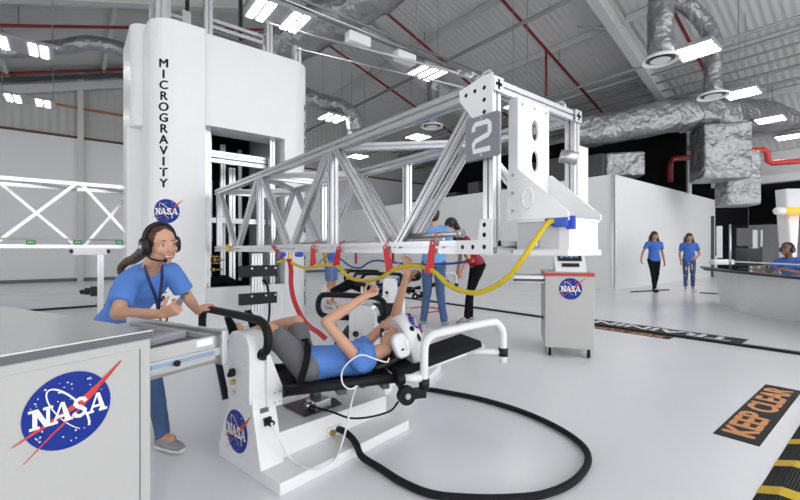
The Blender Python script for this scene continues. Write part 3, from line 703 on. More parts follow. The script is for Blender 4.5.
for px in (31, 77.5, 119.5):
    p = ony(px, 242.5, RY - .04); mb = MB(); mb.box(p, (.10, .012, .06), None, .004); gt = mb.build('green_tag', GREEN, rig)
    mb = MB(); mb.box(p + V((0, -.007, .004)), (.06, .002, .010)); mb.build('tag_label', LOGOW, gt)
mb = MB(); mb.cyl((-.95, RY - .05, za + .1), (.62, RY - .05, za + .1), .012, n=8); mb.build('rail_rod', STEEL, rig)
# ------------------------------------------------------------------ reclining simulators
def simulator(label, loc, rz, org, ang, bed=True, far=.945):
    """White reclining simulator: local x along the base, y across it."""
    t = thing('reclining_simulator', label, 'simulator', loc, rz, 'reclining simulators')
    def part(mb, name, m, parent=None): 
        o = mb.build(name, m, parent or t, world=False); return o
    mb = MB(); mb.span((0, 0, .0), (.95, .60, .06), .004); base = part(mb, 'base_slab', WHITE)
    mb = MB()
    mb.prism([V((.10, .20, .06)), V((.95, .20, .06)), V((.95, .20, .17)), V((.10, .20, .20))], (0, .40, 0)); part(mb, 'riser', WHITE)
    mb = MB(); mb.prism([V((.34, .27, .196)), V((.62, .27, .188)), V((.66, .38, .188)), V((.58, .52, .189)), V((.36, .52, .195))], (0, 0, .004)); part(mb, 'deck_cutout', BLACKG)
    # pedestal: tapered plate with a rounded upper housing
    def yz(u, pts): return [V((u, a, b)) for a, b in pts]
    mb = MB(); mb.prism(yz(0, [(.165, .06), (.60, .06), (.505, .30), (.485, .40), (.248, .40), (.242, .34)]), (.13, 0, 0)); ped = part(mb, 'pedestal', WHITE)
    arc = [(.36 + .145 * math.cos(a), .60 + .13 * math.sin(a)) for a in [PI * k / 12 for k in range(13)]]
    mb = MB(); mb.prism(yz(-.012, [(.252, .37), (.474, .37)] + [(.362 + .110 * math.copysign(abs(math.cos(a)) ** .6, math.cos(a)), .62 + .105 * math.sin(a)) for a in [PI * k / 14 for k in range(15)]]), (.10, 0, 0)); hs = part(mb, 'upper_housing', WHITEG)
    mb = MB(); mb.prism([V((.075, .232, .33)), V((.165, .232, .33)), V((.165, .232, .43)), V((.088, .232, .62)), V((.075, .232, .62))], (0, .02, 0)); mb.span((.13, .25, .34), (.16, .45, .42)); bk = part(mb, 'bracket', WHITE)
    each([(a, .232, b) for a, b in ((.12, .35), (.15, .35), (.12, .40), (.15, .40))], lambda m, p: m.cyl(p, p - V((0, .003, 0)), .006, n=8), 'bolt', STEEL, bk, False)
    each([(-.012, a, b) for a, b in ((.30, .56), (.42, .56), (.30, .66), (.42, .66), (.36, .70))], lambda m, p: m.cyl(p, p - V((.003, 0, 0)), .004, n=6), 'screw', STEEL, hs, False)
    mb = MB(); mb.cyl((-.012, .41, .505), (-.030, .41, .505), .022, n=14); mb.cyl((-.030, .41, .505), (-.045, .39, .50), .013, n=10); part(mb, 'gauge_knob', BLACKG, hs)
    mb = MB(); mb.cyl((-.012, .405, .455), (-.028, .405, .455), .015, n=12); part(mb, 'brass_fitting', BRASS, hs)
    mb = MB(); mb.cyl((-.012, .40, .405), (-.022, .40, .405), .012, n=12); part(mb, 'steel_fitting', STEEL, hs)
    mb = MB(); mb.bar((-.01, .60, .56), (-.01, .50, .34), .03, .02, slot=False); part(mb, 'side_strut', BLACKG, hs)
    emblem('emblem', lambda a, b, c=0: V((-.0013 - c, .385 - a, .235 + b)), .105, None) if False else None
    fn = lambda a, b, c=0.0: V((-.0013 - c, .40 - a, .192 + b))
    em = emblem('emblem', fn, .112, None); em.parent = ped
    mb = MB(); mb.span((.04, .232, .315), (.085, .242, .338)); part(mb, 'warning_label', GREYT, ped)
    mb = MB(); mb.cyl((.07, .225, .27), (.07, .175, .27), .016, n=12); mb.span((.05, .212, .252), (.09, .228, .29)); part(mb, 'power_socket', BLACKG, ped)
    # push handle, padded tube across the foot end
    hp_ = [(.06, .34, .612), (.06, .275, .612), (.06, .215, .635), (.06, .197, .69), (.06, .215, .75), (.06, .27, .780), (.06, .38, .787), (.06, far - .095, .787), (.06, far - .025, .77), (.06, far, .71), (.06, far - .015, .64), (.06, far - .085, .612), (.06, .45, .612)]
    mb = MB(); mb.tube(hp_, .0225, 12, 5); part(mb, 'push_handle', BLACK)
    mb = MB(); mb.cyl((.06, .27, .612), (.06, .235, .612), .030, n=16); part(mb, 'handle_collar', BLACKG)
    # riser socket for the air hose
    mb = MB(); mb.span((.44, .185, .062), (.54, .20, .118), .003); sp = part(mb, 'hose_socket', WHITE)
    mb = MB(); mb.cyl((.465, .19, .09), (.465, .165, .09), .018, n=14); part(mb, 'brass_fitting', BRASS, sp)
    mb = MB(); mb.cyl((.515, .19, .095), (.515, .13, .095), .019, n=12); part(mb, 'plug', BLACKG, sp)
    mb = MB(); mb.cyl((.50, .38, .18), (.50, .38, .36), .035, n=14); part(mb, 'pivot_post', DSTEEL)
    mb = MB(); mb.span((.44, .30, .19), (.56, .40, .24), .005); mb.cyl((.44, .35, .22), (.40, .35, .22), .018, n=10); part(mb, 'actuator', STEEL)
    if not bed: return t
    # bed, turned on its pivot
    R = Matrix.Rotation(ang, 3, 'Z'); o2 = V(org)
    def bp(tt, n, z): return o2 + R @ V((tt, n, z))
    ax = (R @ V((1, 0, 0)), R @ V((0, 1, 0)), UP)
    for n in (0, .44):
        mb = MB(); mb.cyl(bp(0, n, .428), bp(.62, n, .425), .027, n=14); mb.cyl(bp(-.012, n, .428), bp(.0, n, .428), .03, n=14); part(mb, 'bed_rail', BLACK)
    mb = MB(); mb.box(bp(.31, .22, .408), (.62, .40, .035), ax, .008); part(mb, 'back_pad', MESHT)
    th = math.radians(13); d = R @ V((math.cos(th), 0, math.sin(th))); upv = R @ V((-math.sin(th), 0, math.cos(th)))
    mb = MB(); mb.box(bp(.62, .13, .437) + d * .29, (.58, .25, .045), (d, ax[1], upv), .01); part(mb, 'head_pad', MESHT)
    for n in (.04, .22):
        mb = MB(); mb.bar(bp(.60, n, .405), bp(1.22, n, .545), .025, slot=False); part(mb, 'pad_frame', WHITE)
    mb = MB(); mb.bar(bp(.30, .0, .395), bp(.30, .44, .395), .05, slot=False); mb.bar(bp(.55, .0, .39), bp(.55, .44, .39), .04, slot=False); mb.bar(bp(.30, .22, .39), bp(.10, .30, .36), .05, slot=False); part(mb, 'bed_frame', DSTEEL)
    for n, sgn in ((-.065, -1),):
        pts = [bp(.755, n, .37), bp(.755, n, .56), bp(.765, n, .625), bp(.80, n, .66), bp(.86, n, .675), bp(1.19, n, .712), bp(1.25, n, .70), bp(1.285, n, .655), bp(1.29, n, .60), bp(1.29, n, .46)]
        mb = MB(); mb.tube(pts, .0235, 12, 4); gr = part(mb, 'guard_tube', WHITEG)
        mb = MB(); mb.cyl(bp(.755, n, .37), bp(.755, n, .425), .030, n=14); part(mb, 'clamp', BLACKG, gr)
        mb = MB(); mb.cyl(bp(1.29, n, .50), bp(1.29, n, .55), .030, n=14); part(mb, 'clamp', BLACKG, gr)
        mb = MB(); mb.cyl(bp(.62, n * .3, .425), bp(.74, n, .43), .024, n=12); part(mb, 'tube_arm', WHITE, gr)
        mb = MB(); mb.cyl(bp(1.29, n, .525), bp(1.08, .05 if n < 0 else .39, .52), .018, n=10); part(mb, 'tube_arm', WHITE, gr)
        mb = MB(); mb.cyl(bp(.60, n * .4, .425), bp(.645, n * .4, .426), .033, n=14); part(mb, 'cuff', BLACK, gr)
    mb = MB(); mb.cyl(bp(.645, -.05, .345), bp(.645, -.085, .345), .052, n=28); wh = part(mb, 'adjuster_wheel', BLACK)
    mb = MB(); mb.cyl(bp(.645, -.085, .345), bp(.645, -.095, .345), .016, n=12); part(mb, 'wheel_hub', STEEL, wh)
    mb = MB(); mb.box(bp(.71, -.06, .345), (.10, .03, .06), ax, .006); mb.box(bp(.75, -.06, .36), (.03, .035, .09), ax, .005); part(mb, 'wheel_bracket', BLACKG, wh)
    mb = MB(); mb.cyl(bp(.645, -.05, .345), bp(.645, .10, .40), .02, n=10); part(mb, 'wheel_axle', DSTEEL, wh)
    return t
O1 = onz(280, 497); SZ = math.radians(49.5) - YAW
sim1 = simulator('white reclining simulator with a child in a helmet lying on its black bed', O1, SZ, (.123, .143, 0), math.radians(-27.5))
O2 = camxy(.05, 3.03); simulator('white reclining simulator with only its rounded housing and black handle showing behind the raised arm', O2, math.radians(69) - YAW, (.123, .143, 0), math.radians(21), True, .795)
O3 = camxy(.207, 6.18); simulator('farthest white reclining simulator, carrying a boy in black trousers behind the hoses', O3, math.radians(80) - YAW, (.20, .66, .08), math.radians(-80))
M1 = Matrix.Translation(O1) @ Matrix.Rotation(SZ, 4, 'Z')
def bed1(t, n, z):
    a = math.radians(-27.5); return M1 @ (V((.123, .143, 0)) + Matrix.Rotation(a, 3, 'Z') @ V((t, n, z)))
M3 = Matrix.Translation(O3) @ Matrix.Rotation(math.radians(80) - YAW, 4, 'Z')
def bed3(t, n, z):
    a = math.radians(-80); return M3 @ (V((.20, .66, .08)) + Matrix.Rotation(a, 3, 'Z') @ V((t, n, z)))
# black U rails beyond the far simulator
for k, (a, b) in enumerate(((346, 380), (362, 403))):
    y0 = 271 + 3 * k; dd = 6.9 - .5 * k
    pts = [at(a, y0 + 12, dd), at(a - 1, y0 + 6, dd), at(a + 3, y0 + .6, dd), at(a + 8, y0, dd), at(b - 7, y0, dd), at(b - 2, y0 + 1, dd), at(b, y0 + 6, dd), at(b - 3, y0 + 12, dd)]
    rl = thing('guard_rail', ('far' if k == 0 else 'near') + ' looped black guard rail behind the yellow hose', 'rail', onz(400, 400) * 0 + V((pts[0].x, pts[0].y, 0)))
    mb = MB(); mb.tube(pts, .024, 8, 4); mb.build('loop', BLACK, rl)
    for p in (pts[0], pts[-1]):
        mb = MB(); mb.cyl(p, V((p.x, p.y, 0)), .02, n=8); mb.build('post', WHITE, rl)

# cables and hose of the near simulator
def cable(name, label, pts, r, m, cat='cable', sub=6, group=None, n=8):
    mb = MB(); mb.tube(pts, r, n, sub); return tag(mb.build(name, m), label, cat, group, 'thing')
q = M1 @ V((.55, .15, .135))
cable('air_hose', 'thick black hose looping across the white floor from the simulator base', [M1 @ V((.515, .13, .095)), M1 @ V((.502, .06, .087)), M1 @ V((.478, -.01, .075)), M1 @ V((.462, -.07, .035)), onz(380, 468, .02), onz(402, 482, .02), onz(432, 494, .022), onz(470, 498, .022), onz(510, 498, .022), onz(545, 494, .022), onz(574, 481, .022), onz(588, 462, .022), onz(582, 445, .022), onz(556, 427, .022), onz(520, 411, .022), onz(480, 399, .022), onz(445, 392, .022), onz(426, 389, .022)], .0185, HOSEB, 'hose', 8, None, 10)
cable('white_power_cable', 'thin white cable drooping from the pedestal socket along the base', [M1 @ V((.07, .175, .27)), at(272, 425, 2.06), at(280, 440, 2.06), onz(290, 458, .085), onz(304, 467, .068), onz(320, 469, .068), onz(333, 462, .068), at(341, 446, 2.25), at(347, 425, 2.24), at(352, 400, 2.24), at(356, 386, 2.2)], .0055, WHITE)
cable('black_signal_cable', 'thin black cable looping under the bed to the round wheel', [M1 @ V((.42, .35, .22)), at(332, 412, 2.35), at(350, 418, 2.3), at(370, 417, 2.3), at(390, 411, 2.3), at(398, 402, 2.27)], .006, BLACK)
cable('headset_cable', 'thin white cable curling from the white ear cup down to the bed rail', [at(389, 358, 2.22), at(387, 362, 2.2), at(378, 360, 2.18), at(362, 355, 2.17), at(350, 361, 2.15), at(342, 372, 2.14), at(343, 384, 2.13), at(350, 389, 2.15), at(358, 386, 2.18)], .0042, WHITE)

# ------------------------------------------------------------------ tool carts
def tray_part(mb, x0, x1, y0, y1, z0, z1, w=.014):
    mb.span((x0, y0, z0), (x1, y1, z0 + .012)); mb.span((x0, y0, z0), (x1, y0 + w, z1)); mb.span((x0, y1 - w, z0), (x1, y1, z1)); mb.span((x0, y0, z0), (x0 + w, y1, z1)); mb.span((x1 - w, y0, z0), (x1, y1, z1))
def cart(label, loc, rz, w, d, h, lx, lz, lr, side, edge, eh=.04):
    t = thing('tool_cart', label, 'cart', loc, rz, None)
    def part(mb, name, m, parent=None): return mb.build(name, m, parent or t, world=False)
    mb = MB(); mb.span((0, 0, .10), (w, d, h - eh), .004); body = part(mb, 'body', CARTG)
    mb = MB(); mb.span((-.004, -.004, h - eh), (w + .004, d + .004, h - .003)); part(mb, 'top_edge', edge)
    mb = MB(); mb.span((-.004, -.004, h - .003), (w + .004, d + .004, h + .001)); part(mb, 'top', STAIN if side > 0 else CARTG)
    mb = MB(); mb.span((.035, -.003, .12), (w - .035, .0, h - .05)); dr = part(mb, 'front_panel', CARTG)
    fn = lambda a, b, c=0.0: V((lx + a, -.0042 - c, lz + b))
    em = emblem('emblem', fn, lr, None); em.parent = t
    for x in (.05, w - .05):
        for y in (.05, d - .05):
            mb = MB(); mb.cyl((x - .014, y, .042), (x + .014, y, .042), .042, n=18); cs = part(mb, 'caster', BLACK)
            mb = MB(); mb.span((x - .022, y - .02, .05), (x - .016, y + .02, .10)); mb.span((x + .016, y - .02, .05), (x + .022, y + .02, .10)); mb.span((x - .022, y - .02, .092), (x + .022, y + .02, .10)); part(mb, 'caster_fork', STEEL, cs)
    return t, part
RC = camxy(1.575, 4.46)
rc, part = cart('grey tool cart with a red stripe, a round emblem and a tablet on top', RC, math.radians(-15.5) - YAW, .49, .70, .91, .255, .735, .115, -1, REDB)
mb = MB(); tray_part(mb, -.34, 0, .06, .52, .78, .865); dr = part(mb, 'drawer', STEEL)
mb = MB(); mb.span((-.365, .04, .755), (-.34, .54, .875), .004); part(mb, 'drawer_front', CARTG, dr)
mb = MB(); mb.span((-.33, .052, .80), (0, .06, .83)); mb.span((-.28, .048, .806), (-.2, .053, .824)); part(mb, 'slide_rail', DSTEEL, dr)
mb = MB(); mb.cyl((-.01, .12, .4), (-.03, .12, .4), .02, n=10); part(mb, 'side_lock', BLACKG)
# tablet dock standing on the cart
M = Matrix.Translation(RC) @ Matrix.Rotation(math.radians(-15.5) - YAW, 4, 'Z')
dk = thing('tablet_dock', 'white tilted tablet dock standing on top of the grey cart', 'tablet', M @ V((.28, .3, .911)), math.radians(-15.5) - YAW)
def dpart(mb, name, m, parent=None): return mb.build(name, m, parent or dk, world=False)
mb = MB(); mb.prism([V((-.16, -.16, 0)), V((-.16, .16, 0)), V((-.16, .13, .20)), V((-.16, .07, .215)), V((-.16, -.15, .03))], (.32, 0, 0)); dpart(mb, 'dock_body', WHITE)
n = V((0, -.185, .22)).normalized(); s = V((0, .22, .185)).normalized()
mb = MB(); mb.box(V((0, -.008, .158)) + n * .004, (.25, .13, .008), (V((1, 0, 0)), s, n)); sc = dpart(mb, 'screen', SCREEN)
mb = MB()
for k in range(4): mb.box(V((-.08 + .05 * k, -.008 + .01 * (k % 2), .158 + .008 * (k % 2))) + n * .0085, (.035, .05, .001), (V((1, 0, 0)), s, n))
dpart(mb, 'screen_icon', BLUELBL, sc)
mb = MB(); mb.box(V((0, -.11, .07)) + n * .004, (.18, .05, .008), (V((1, 0, 0)), s, n)); dpart(mb, 'key_panel', BLACKG)

LC = camxy(-1.045, .689)
lrz = math.atan2(.877, .48) - YAW
lc, part = cart('large pale grey cart with a stainless top and a big round emblem in front', LC, lrz, .62, 1.05, .91, .412, .742, .096, 1, GREYT, .024)
mb = MB(); mb.span((.585, -.0035, .1), (.588, -.001, .86)); part(mb, 'door_seam', GREYT)
mb = MB(); tray_part(mb, .62, .885, .045, .60, .745, .842, .012); dr = part(mb, 'drawer', CARTG)
mb = MB(); mb.span((.632, .057, .757), (.873, .588, .826)); part(mb, 'tray_liner', GREYT, dr)
mb = MB(); mb.span((.885, .02, .735), (.91, .64, .860), .004); part(mb, 'drawer_front', STEEL, dr)
mb = MB(); mb.span((.63, .034, .772), (.885, .045, .800)); part(mb, 'slide_rail', STEEL, dr)
mb = MB(); mb.span((.64, .030, .779), (.86, .036, .793)); part(mb, 'inner_rail', BLUELBL, dr)
mb = MB(); mb.span((.80, .040, .815), (.86, .0448, .838)); part(mb, 'label_plate', LOGOW, dr)
mb = MB(); mb.cyl((.72, .03, .782), (.72, .022, .782), .010, n=10); part(mb, 'rail_catch', BLACK, dr)
ML = Matrix.Translation(LC) @ Matrix.Rotation(lrz, 4, 'Z')
mt = thing('test_meter', 'flat grey instrument lying in the open drawer of the big cart', 'instrument', ML @ V((.74, .25, .8265)), lrz + .2)
mb = MB(); mb.span((-.08, -.10, 0), (.09, .10, .028), .005); mb.build('case', mat('meter_grey', (.33, .34, .38), .4), mt, False)
mb = MB(); mb.span((-.05, -.07, .028), (.06, .05, .031)); mb.build('display', GREY2, mt, False)
mb = MB(); mb.span((-.03, .06, .028), (.03, .085, .03)); mb.build('label_plate', LOGOW, mt, False)
np_ = thing('note_pad', 'small white pad beside the instrument in the drawer', 'pad', ML @ V((.67, .44, .8265)), lrz)
mb = MB(); mb.span((-.03, -.07, 0), (.05, .07, .02), .003); mb.build('pad', LOGOW, np_, False)

# ------------------------------------------------------------------ hoses, straps and plugs hanging on the truss
XL, ZB = X0 - .045, Z0 - .045
def tx(px, py, x=X0 - .02): return onx(px, py, x)
yh = [onx(555, 222, 1.78), onx(549, 222, 1.74), onx(541, 232, 1.70), onx(526, 254, 1.62), onx(510, 275, 1.60), onx(492, 288, 1.6), onx(473, 293, 1.6), onx(450, 286, 1.6), onx(436, 273, 1.6), onx(424, 267.5, 1.6), onx(408, 266, 1.6), onx(393, 270, 1.6), onx(380, 278, 1.6), onx(362, 280.5, 1.6), onx(349, 277, 1.6), onx(340, 268, 1.6), onx(333, 265, 1.6), onx(318, 265.5, 1.6), onx(306, 268, 1.6), onx(296, 265, 1.6), onx(286, 260.5, 1.6), onx(278, 262, 1.6)]
cable('yellow_hose', 'yellow hose drooping under the truss to the blue plug on its end box', yh, lambda t: .0135, YEL, 'hose', 6, None, 10)
cable('yellow_hose', 'short thin yellow hose loop rising behind the red tags', [onx(304, 268, 1.9), onx(318, 264, 1.9), onx(326, 256, 1.9), onx(332, 248, 1.9)], .011, YEL, 'hose')
bl = thing('blue_plug', 'blue plug on the end box where the yellow hose starts', 'plug', tx(562, 223, 1.78))
c = onx(562, 222, 1.785); mb = MB(); mb.box(c, (.05, .075, .045), None, .006); mb.build('plug_body', BLUEC, bl)
mb = MB(); mb.box(onx(571, 222.5, 1.794), (.012, .045, .062), None, .004); mb.build('flange', BLUEC, bl)
mb = MB(); c2 = onx(553, 221, 1.775); mb.cyl(c2 + V((0, -.012, 0)), c2 + V((-.005, .03, -.004)), .018, n=12); mb.build('grommet', BLACKG, bl)
cable('blue_hose', 'blue hose waving behind the yellow hose under the truss', [onx(330, 258, 2.35), onx(340, 259, 2.35), onx(350, 266, 2.35), onx(360, 268, 2.35), onx(368, 263, 2.35), onx(376, 260.5, 2.35), onx(390, 262, 2.35), onx(415, 264.5, 2.35), onx(450, 263.5, 2.35), onx(468, 261.5, 2.35)], .010, BLUEH, 'hose')
mb = MB(); p = onx(468, 261, 2.35); mb.cyl(p, p + V((0, -.05, .004)), .018, n=12); mb.ball(p, .02, 10); tag(mb.build('hose_coupling', RED), 'red and blue coupling at the end of the blue hose', 'coupling', None, 'thing')
# red pull tags
tags = [(433, 241, 429, 273, .95, 'red pull tag nearest the truss end, above the jeans'), (385, 246, 390, 271, .9, 'red pull tag second from the truss end above the raised hands'), (339, 247, 336, 266, .8, 'red pull tag in the middle of the bottom chord by the yellow hose'), (313, 246, 313, 266, .7, 'red pull tag nearest the long red strap')]
for a, b, c, d, k, lb in tags:
    p, q2 = onx(a, b, X0 - .055), onx(c, d, X0 - .055); t = thing('pull_tag', lb, 'tag', p, 0, 'red pull tags on the truss')
    mb = MB(); w = .026
    dirv = (q2 - p).normalized(); sd = RT.copy(); sd = (sd - dirv * sd.dot(dirv)).normalized(); nn = sd.cross(dirv)
    mb.prism([p + sd * w * .6 - nn * .006, p - sd * w * .6 - nn * .006, q2 - sd * w * 1.0 - nn * .006, q2 + sd * w * 1.0 - nn * .006], nn * .012); mb.build('ribbon', RED, t)
    mb = MB(); mb.cyl(p + dirv * .012 + V((-.008, 0, 0)), p + dirv * .012 + V((.008, 0, 0)), .008, n=10); mb.build('eyelet', STEEL, t)
    mb = MB(); mb.tube([p, p + V((.02, 0, .035)), p + V((.05, 0, .05))], .004, 6, 3); mb.build('cord', RED, t)
for px, h, lb in ((357, 262, 'small red tag hanging on the far bottom chord over the black rail'), (394, 262, 'small red tag hanging on the far bottom chord by the raised hand')):
    p = onx(px, 249, X1 - .03); q2 = onx(px - 2, h, X1 - .03); mb = MB(); mb.box((p + q2) / 2, (.012, .035, (p - q2).length + .03), None, .004); tag(mb.build('pull_tag', RED), lb, 'tag', 'red tags on the far chord', 'thing')
# long red strap with its buckle
st = thing('red_strap', 'long red webbing strap hanging from the truss past the knees', 'strap', onx(290, 258, X0 - .05))
mb = MB(); mb.tube([onx(289, 258, X0 - .05), onx(291, 270, X0 - .07), onx(291, 284, X0 - .08), onx(294, 300, X0 - .08), onx(301, 316, X0 - .08), onx(309, 326, X0 - .06), onx(319, 333, X0 - .03), onx(326, 339, X0)], 0, 8, 5, flat=(.042, .006, FW)); mb.build('webbing', RED, st)
mb = MB(); mb.box(onx(290, 256, X0 - .05), (.03, .05, .06), None, .008); mb.build('buckle', BRASS, st)
for px in (282, 299):
    mb = MB(); p = onx(px, 254.5, X0 - .05); mb.cyl(p + V((0, -.05, 0)), p + V((0, .05, 0)), .022, n=12); tag(mb.build('blue_plug', BLUEC), 'blue plug on the truss ' + ('left' if px < 290 else 'right') + ' of the strap buckle', 'plug', None, 'thing')
mb = MB(); mb.tube([onx(272, 246, X0 - .05), onx(277, 252, X0 - .05), onx(283, 260, X0 - .05)], .01, 8, 4); tag(mb.build('red_lanyard', RED), 'short red cord slung under the truss beside the strap', 'cord', None, 'thing')
mb = MB(); p = onx(228, 248, X0 - .06); mb.box(p, (.03, .06, .09), None, .008); mb.box(p + V((-.016, 0, .0)), (.006, .03, .04)); tag(mb.build('yellow_tag', YEL), 'small yellow tag on the truss close to the tower', 'tag', None, 'thing')
cy = thing('air_cylinder', 'slim steel air cylinder lying on the bottom chord near the truss end', 'cylinder', onx(440, 240, X0))
mb = MB(); a, b = V((X0 + .02, 1.52, Z0 + .075)), V((X0 + .02, 2.0, Z0 + .07)); mb.cyl(a, b, .018, n=14); mb.cyl(b, b + V((0, .35, 0)), .008, n=8); mb.build('barrel', STEEL, cy)
for e in (a, b):
    mb = MB(); mb.cyl(e, e + V((0, .03, 0)), .022, n=14); mb.build('end_fitting', ALU, cy)
mb = MB(); mb.cyl((X0 + .35, 2.0, Z0 + .06), (X0 + .35, 4.4, Z0 + .06), .012, n=8); tag(mb.build('guide_rod', STEEL), 'thin steel rod lying along the inside of the truss floor', 'rod', None, 'thing')

# ------------------------------------------------------------------ floor markings and cable covers
def floor_sign(label, o, xd, L, Wd, text, m, size, sx, margin=.0, bold=.006):
    """Flat sign: text runs along xd from o, letters stand to its left."""
    xd = V(xd).normalized(); yd = UP.cross(xd); o = V(o)
    t = thing('floor_sign', label, 'floor sign', o)
    mb = MB(); mb.prism([o, o + xd * L, o + xd * L + yd * Wd, o + yd * Wd], (0, 0, .002)); mb.build('sign_panel', SIGNB, t)
    mb = MB(); fn = plane_fn(o + xd * L / 2 + yd * Wd / 2 + V((0, 0, .0018)), xd, yd); add_text(mb, text, size, fn, sx=sx, bold=bold); mb.build('lettering', m, t)
floor_sign('black floor sign with orange lettering reading KEEP CLEAR', (3.143, .553, 0), (1, 0, 0), 1.505, .224, 'KEEP CLEAR', ORANGE, .225, 1.10, bold=.012)
floor_sign('black and white floor sign beside the long cable cover, seen upside down', (6.80, 1.30, 0), (0, 1, 0), 2.35, .36, 'TRAINING', LOGOW, .36, 1.25, bold=.012)
floor_sign('small upside down orange floor sign on the near side of the cable cover', (6.20, 1.95, 0), (0, 1, 0), 1.25, .20, 'KEEP CLEAR', ORANGE, .19, 1.05, bold=.008)
def cover(label, a, b, w, h):
    a, b = V(a), V(b); d, s, u = basis(b - a); mb = MB(); mb.prism([a + s * w / 2, a - s * w / 2, a - s * w * .3 + UP * h, a + s * w * .3 + UP * h], b - a); return tag(mb.build('cable_cover', BLACK), label, 'cable cover', None, 'thing')
cover('long black cable cover crossing the floor past the carts', (6.28, -4, 0), (6.28, 9.5, 0), .12, .025)
cover('thin black cable cover on the far floor behind the girl', (-4, 10.4, 0), (.7, 10.4, 0), .16, .03)
cover('short dark cable cover at the feet of the two walking women', onz(632, 292), onz(668, 290), .12, .02)
cover('short dark cable cover beside the reception desk', onz(700, 293), onz(724, 294.5), .12, .02)
rp = thing('cable_ramp', 'black rubber cable ramp with yellow hazard stripes in the corner', 'cable ramp', (3, .22, 0))
mb = MB(); mb.prism([V((1.6, .457, 0)), V((1.6, .38, .028)), V((1.6, .05, .028)), V((1.6, -.03, 0))], (5, 0, 0)); rb_ = mb.build('ramp_body', mat('ribbed_rubber', (.013, .013, .014), .6, var=.2, spec=.25), rp); wave_bump(MATS['ribbed_rubber'], 26, 'Y', 1.0, .02)
for k in range(11):
    x = 1.75 + k * .39
    mb = MB(); mb.prism([V((x, .459, 0)), V((x + .10, .459, 0)), V((x + .10, .457, .004)), V((x, .457, .004))], (0, -.001, 0))
    mb.face([mb.bm.verts.new(q) for q in ((x, .458, .0015), (x + .10, .458, .0015), (x + .10, .38, .0295), (x, .38, .0295))]); mb.face([mb.bm.verts.new(q) for q in ((x, .38, .0295), (x + .10, .38, .0295), (x + .10, .05, .0295), (x, .05, .0295))])
    mb.build('hazard_stripe', YELF, rp)
cable('red_floor_hose', 'thin red hose lying in a loop on the floor behind the helmet', [onz(405, 309, .01), onz(420, 307, .01), onz(436, 308, .01), onz(438, 311, .01), onz(425, 313, .01), onz(412, 317, .01), onz(405, 322, .01)], .012, RED, 'hose')

# ------------------------------------------------------------------ reception desk
dz = .77
B = [onz(722, 304), onz(745, 313.5), onz(800, 323)]; T = [onz(714, 267.5, dz), onz(741, 271, dz), onz(800, 276, dz)]
B.append(B[2] + (B[2] - B[1]) * 1.8); T.append(T[2] + (T[2] - T[1]) * 1.5)
back = [FW * .9 + RT * .35, FW * .9, FW * 1.0, FW * 1.0]
dk = thing('reception_desk', 'white faceted reception desk with a dark edged counter', 'desk', B[1])
mb = MB()
lo = [mb.bm.verts.new(p) for p in B]; hi = [mb.bm.verts.new(p - UP * .03) for p in T]; lo2 = [mb.bm.verts.new(p + q * .1) for p, q in zip(B, back)]; hi2 = [mb.bm.verts.new(p - UP * .03 + q * .1) for p, q in zip(T, back)]
for i in range(3): mb.face((lo[i], lo[i + 1], hi[i + 1], hi[i])); mb.face((lo2[i], hi2[i], hi2[i + 1], lo2[i + 1])); mb.face((hi[i], hi[i + 1], hi2[i + 1], hi2[i])); mb.face((lo[i], lo2[i], lo2[i + 1], lo[i + 1]))
mb.face((lo[0], hi[0], hi2[0], lo2[0])); mb.face((lo[3], lo2[3], hi2[3], hi[3]))
mb.build('front_panel', mat('desk_panel', (.86, .86, .84), .4, var=.02), dk)
mb = MB()
lo = [mb.bm.verts.new(p - UP * .03 - FW * .05) for p in T]; hi = [mb.bm.verts.new(p - FW * .05) for p in T]; lo2 = [mb.bm.verts.new(p - UP * .03 + q) for p, q in zip(T, back)]; hi2 = [mb.bm.verts.new(p + q) for p, q in zip(T, back)]
for i in range(3): mb.face((lo[i], lo[i + 1], hi[i + 1], hi[i])); mb.face((lo2[i], hi2[i], hi2[i + 1], lo2[i + 1])); mb.face((hi[i], hi[i + 1], hi2[i + 1], hi2[i])); mb.face((lo[i], lo2[i], lo2[i + 1], lo[i + 1]))
mb.face((lo[0], hi[0], hi2[0], lo2[0])); mb.face((lo[3], lo2[3], hi2[3], hi[3])); mb.build('counter', BLACKG, dk)
mb = MB(); mb.prism([B[1] - FW * .02 + RT * .12, T[1] - FW * .012 + RT * .04 - UP * .04, T[1] - FW * .012 + RT * .16 - UP * .04, B[1] - FW * .02 + RT * .26], FW * .02); mb.build('panel_rib', PANEL, dk)
s0, s1 = T[1] + FW * .12 - RT * .1, T[3] + FW * .12
sh = thing('clear_screen', 'clear acrylic screen standing along the reception counter', 'screen', s0)
d = (s1 - s0).normalized()
mb = MB(); mb.box((s0 + s1) / 2 + UP * .42, ((s1 - s0).length, .01, .80), (d, UP.cross(d), UP)); mb.build('pane', GLASS, sh)
mb = MB(); mb.cyl(s0 + UP * .01, s0 + UP * .85, .018, n=8); mb.build('post', STEEL, sh)
mb = MB(); mb.bar(s0 + UP * .17, s1 + UP * .17, .022, slot=False); mb.build('rail', LOGOW, sh)
def monitor(label, c, w, h, face):
    t = thing('monitor', label, 'monitor', V((c.x, c.y, dz))); f = V(face).normalized(); s = UP.cross(f)
    mb = MB(); mb.box(c, (w, .035, h), (s, f, UP), .006); mb.build('screen', BLACKG, t)
    mb = MB(); mb.cyl(V((c.x, c.y, dz)), c, .02, n=8); mb.box(V((c.x, c.y, dz + .008)), (.24, .18, .014), (s, f, UP)); mb.build('stand', DSTEEL, t)
monitor('black monitor back standing on the desk behind the clear screen post', at(748, 257, 8.0), .50, .34, -FW)
monitor('wide dark monitor on the desk in front of the seated person', at(767, 256, 8.1), .46, .36, -FW + RT * .5)
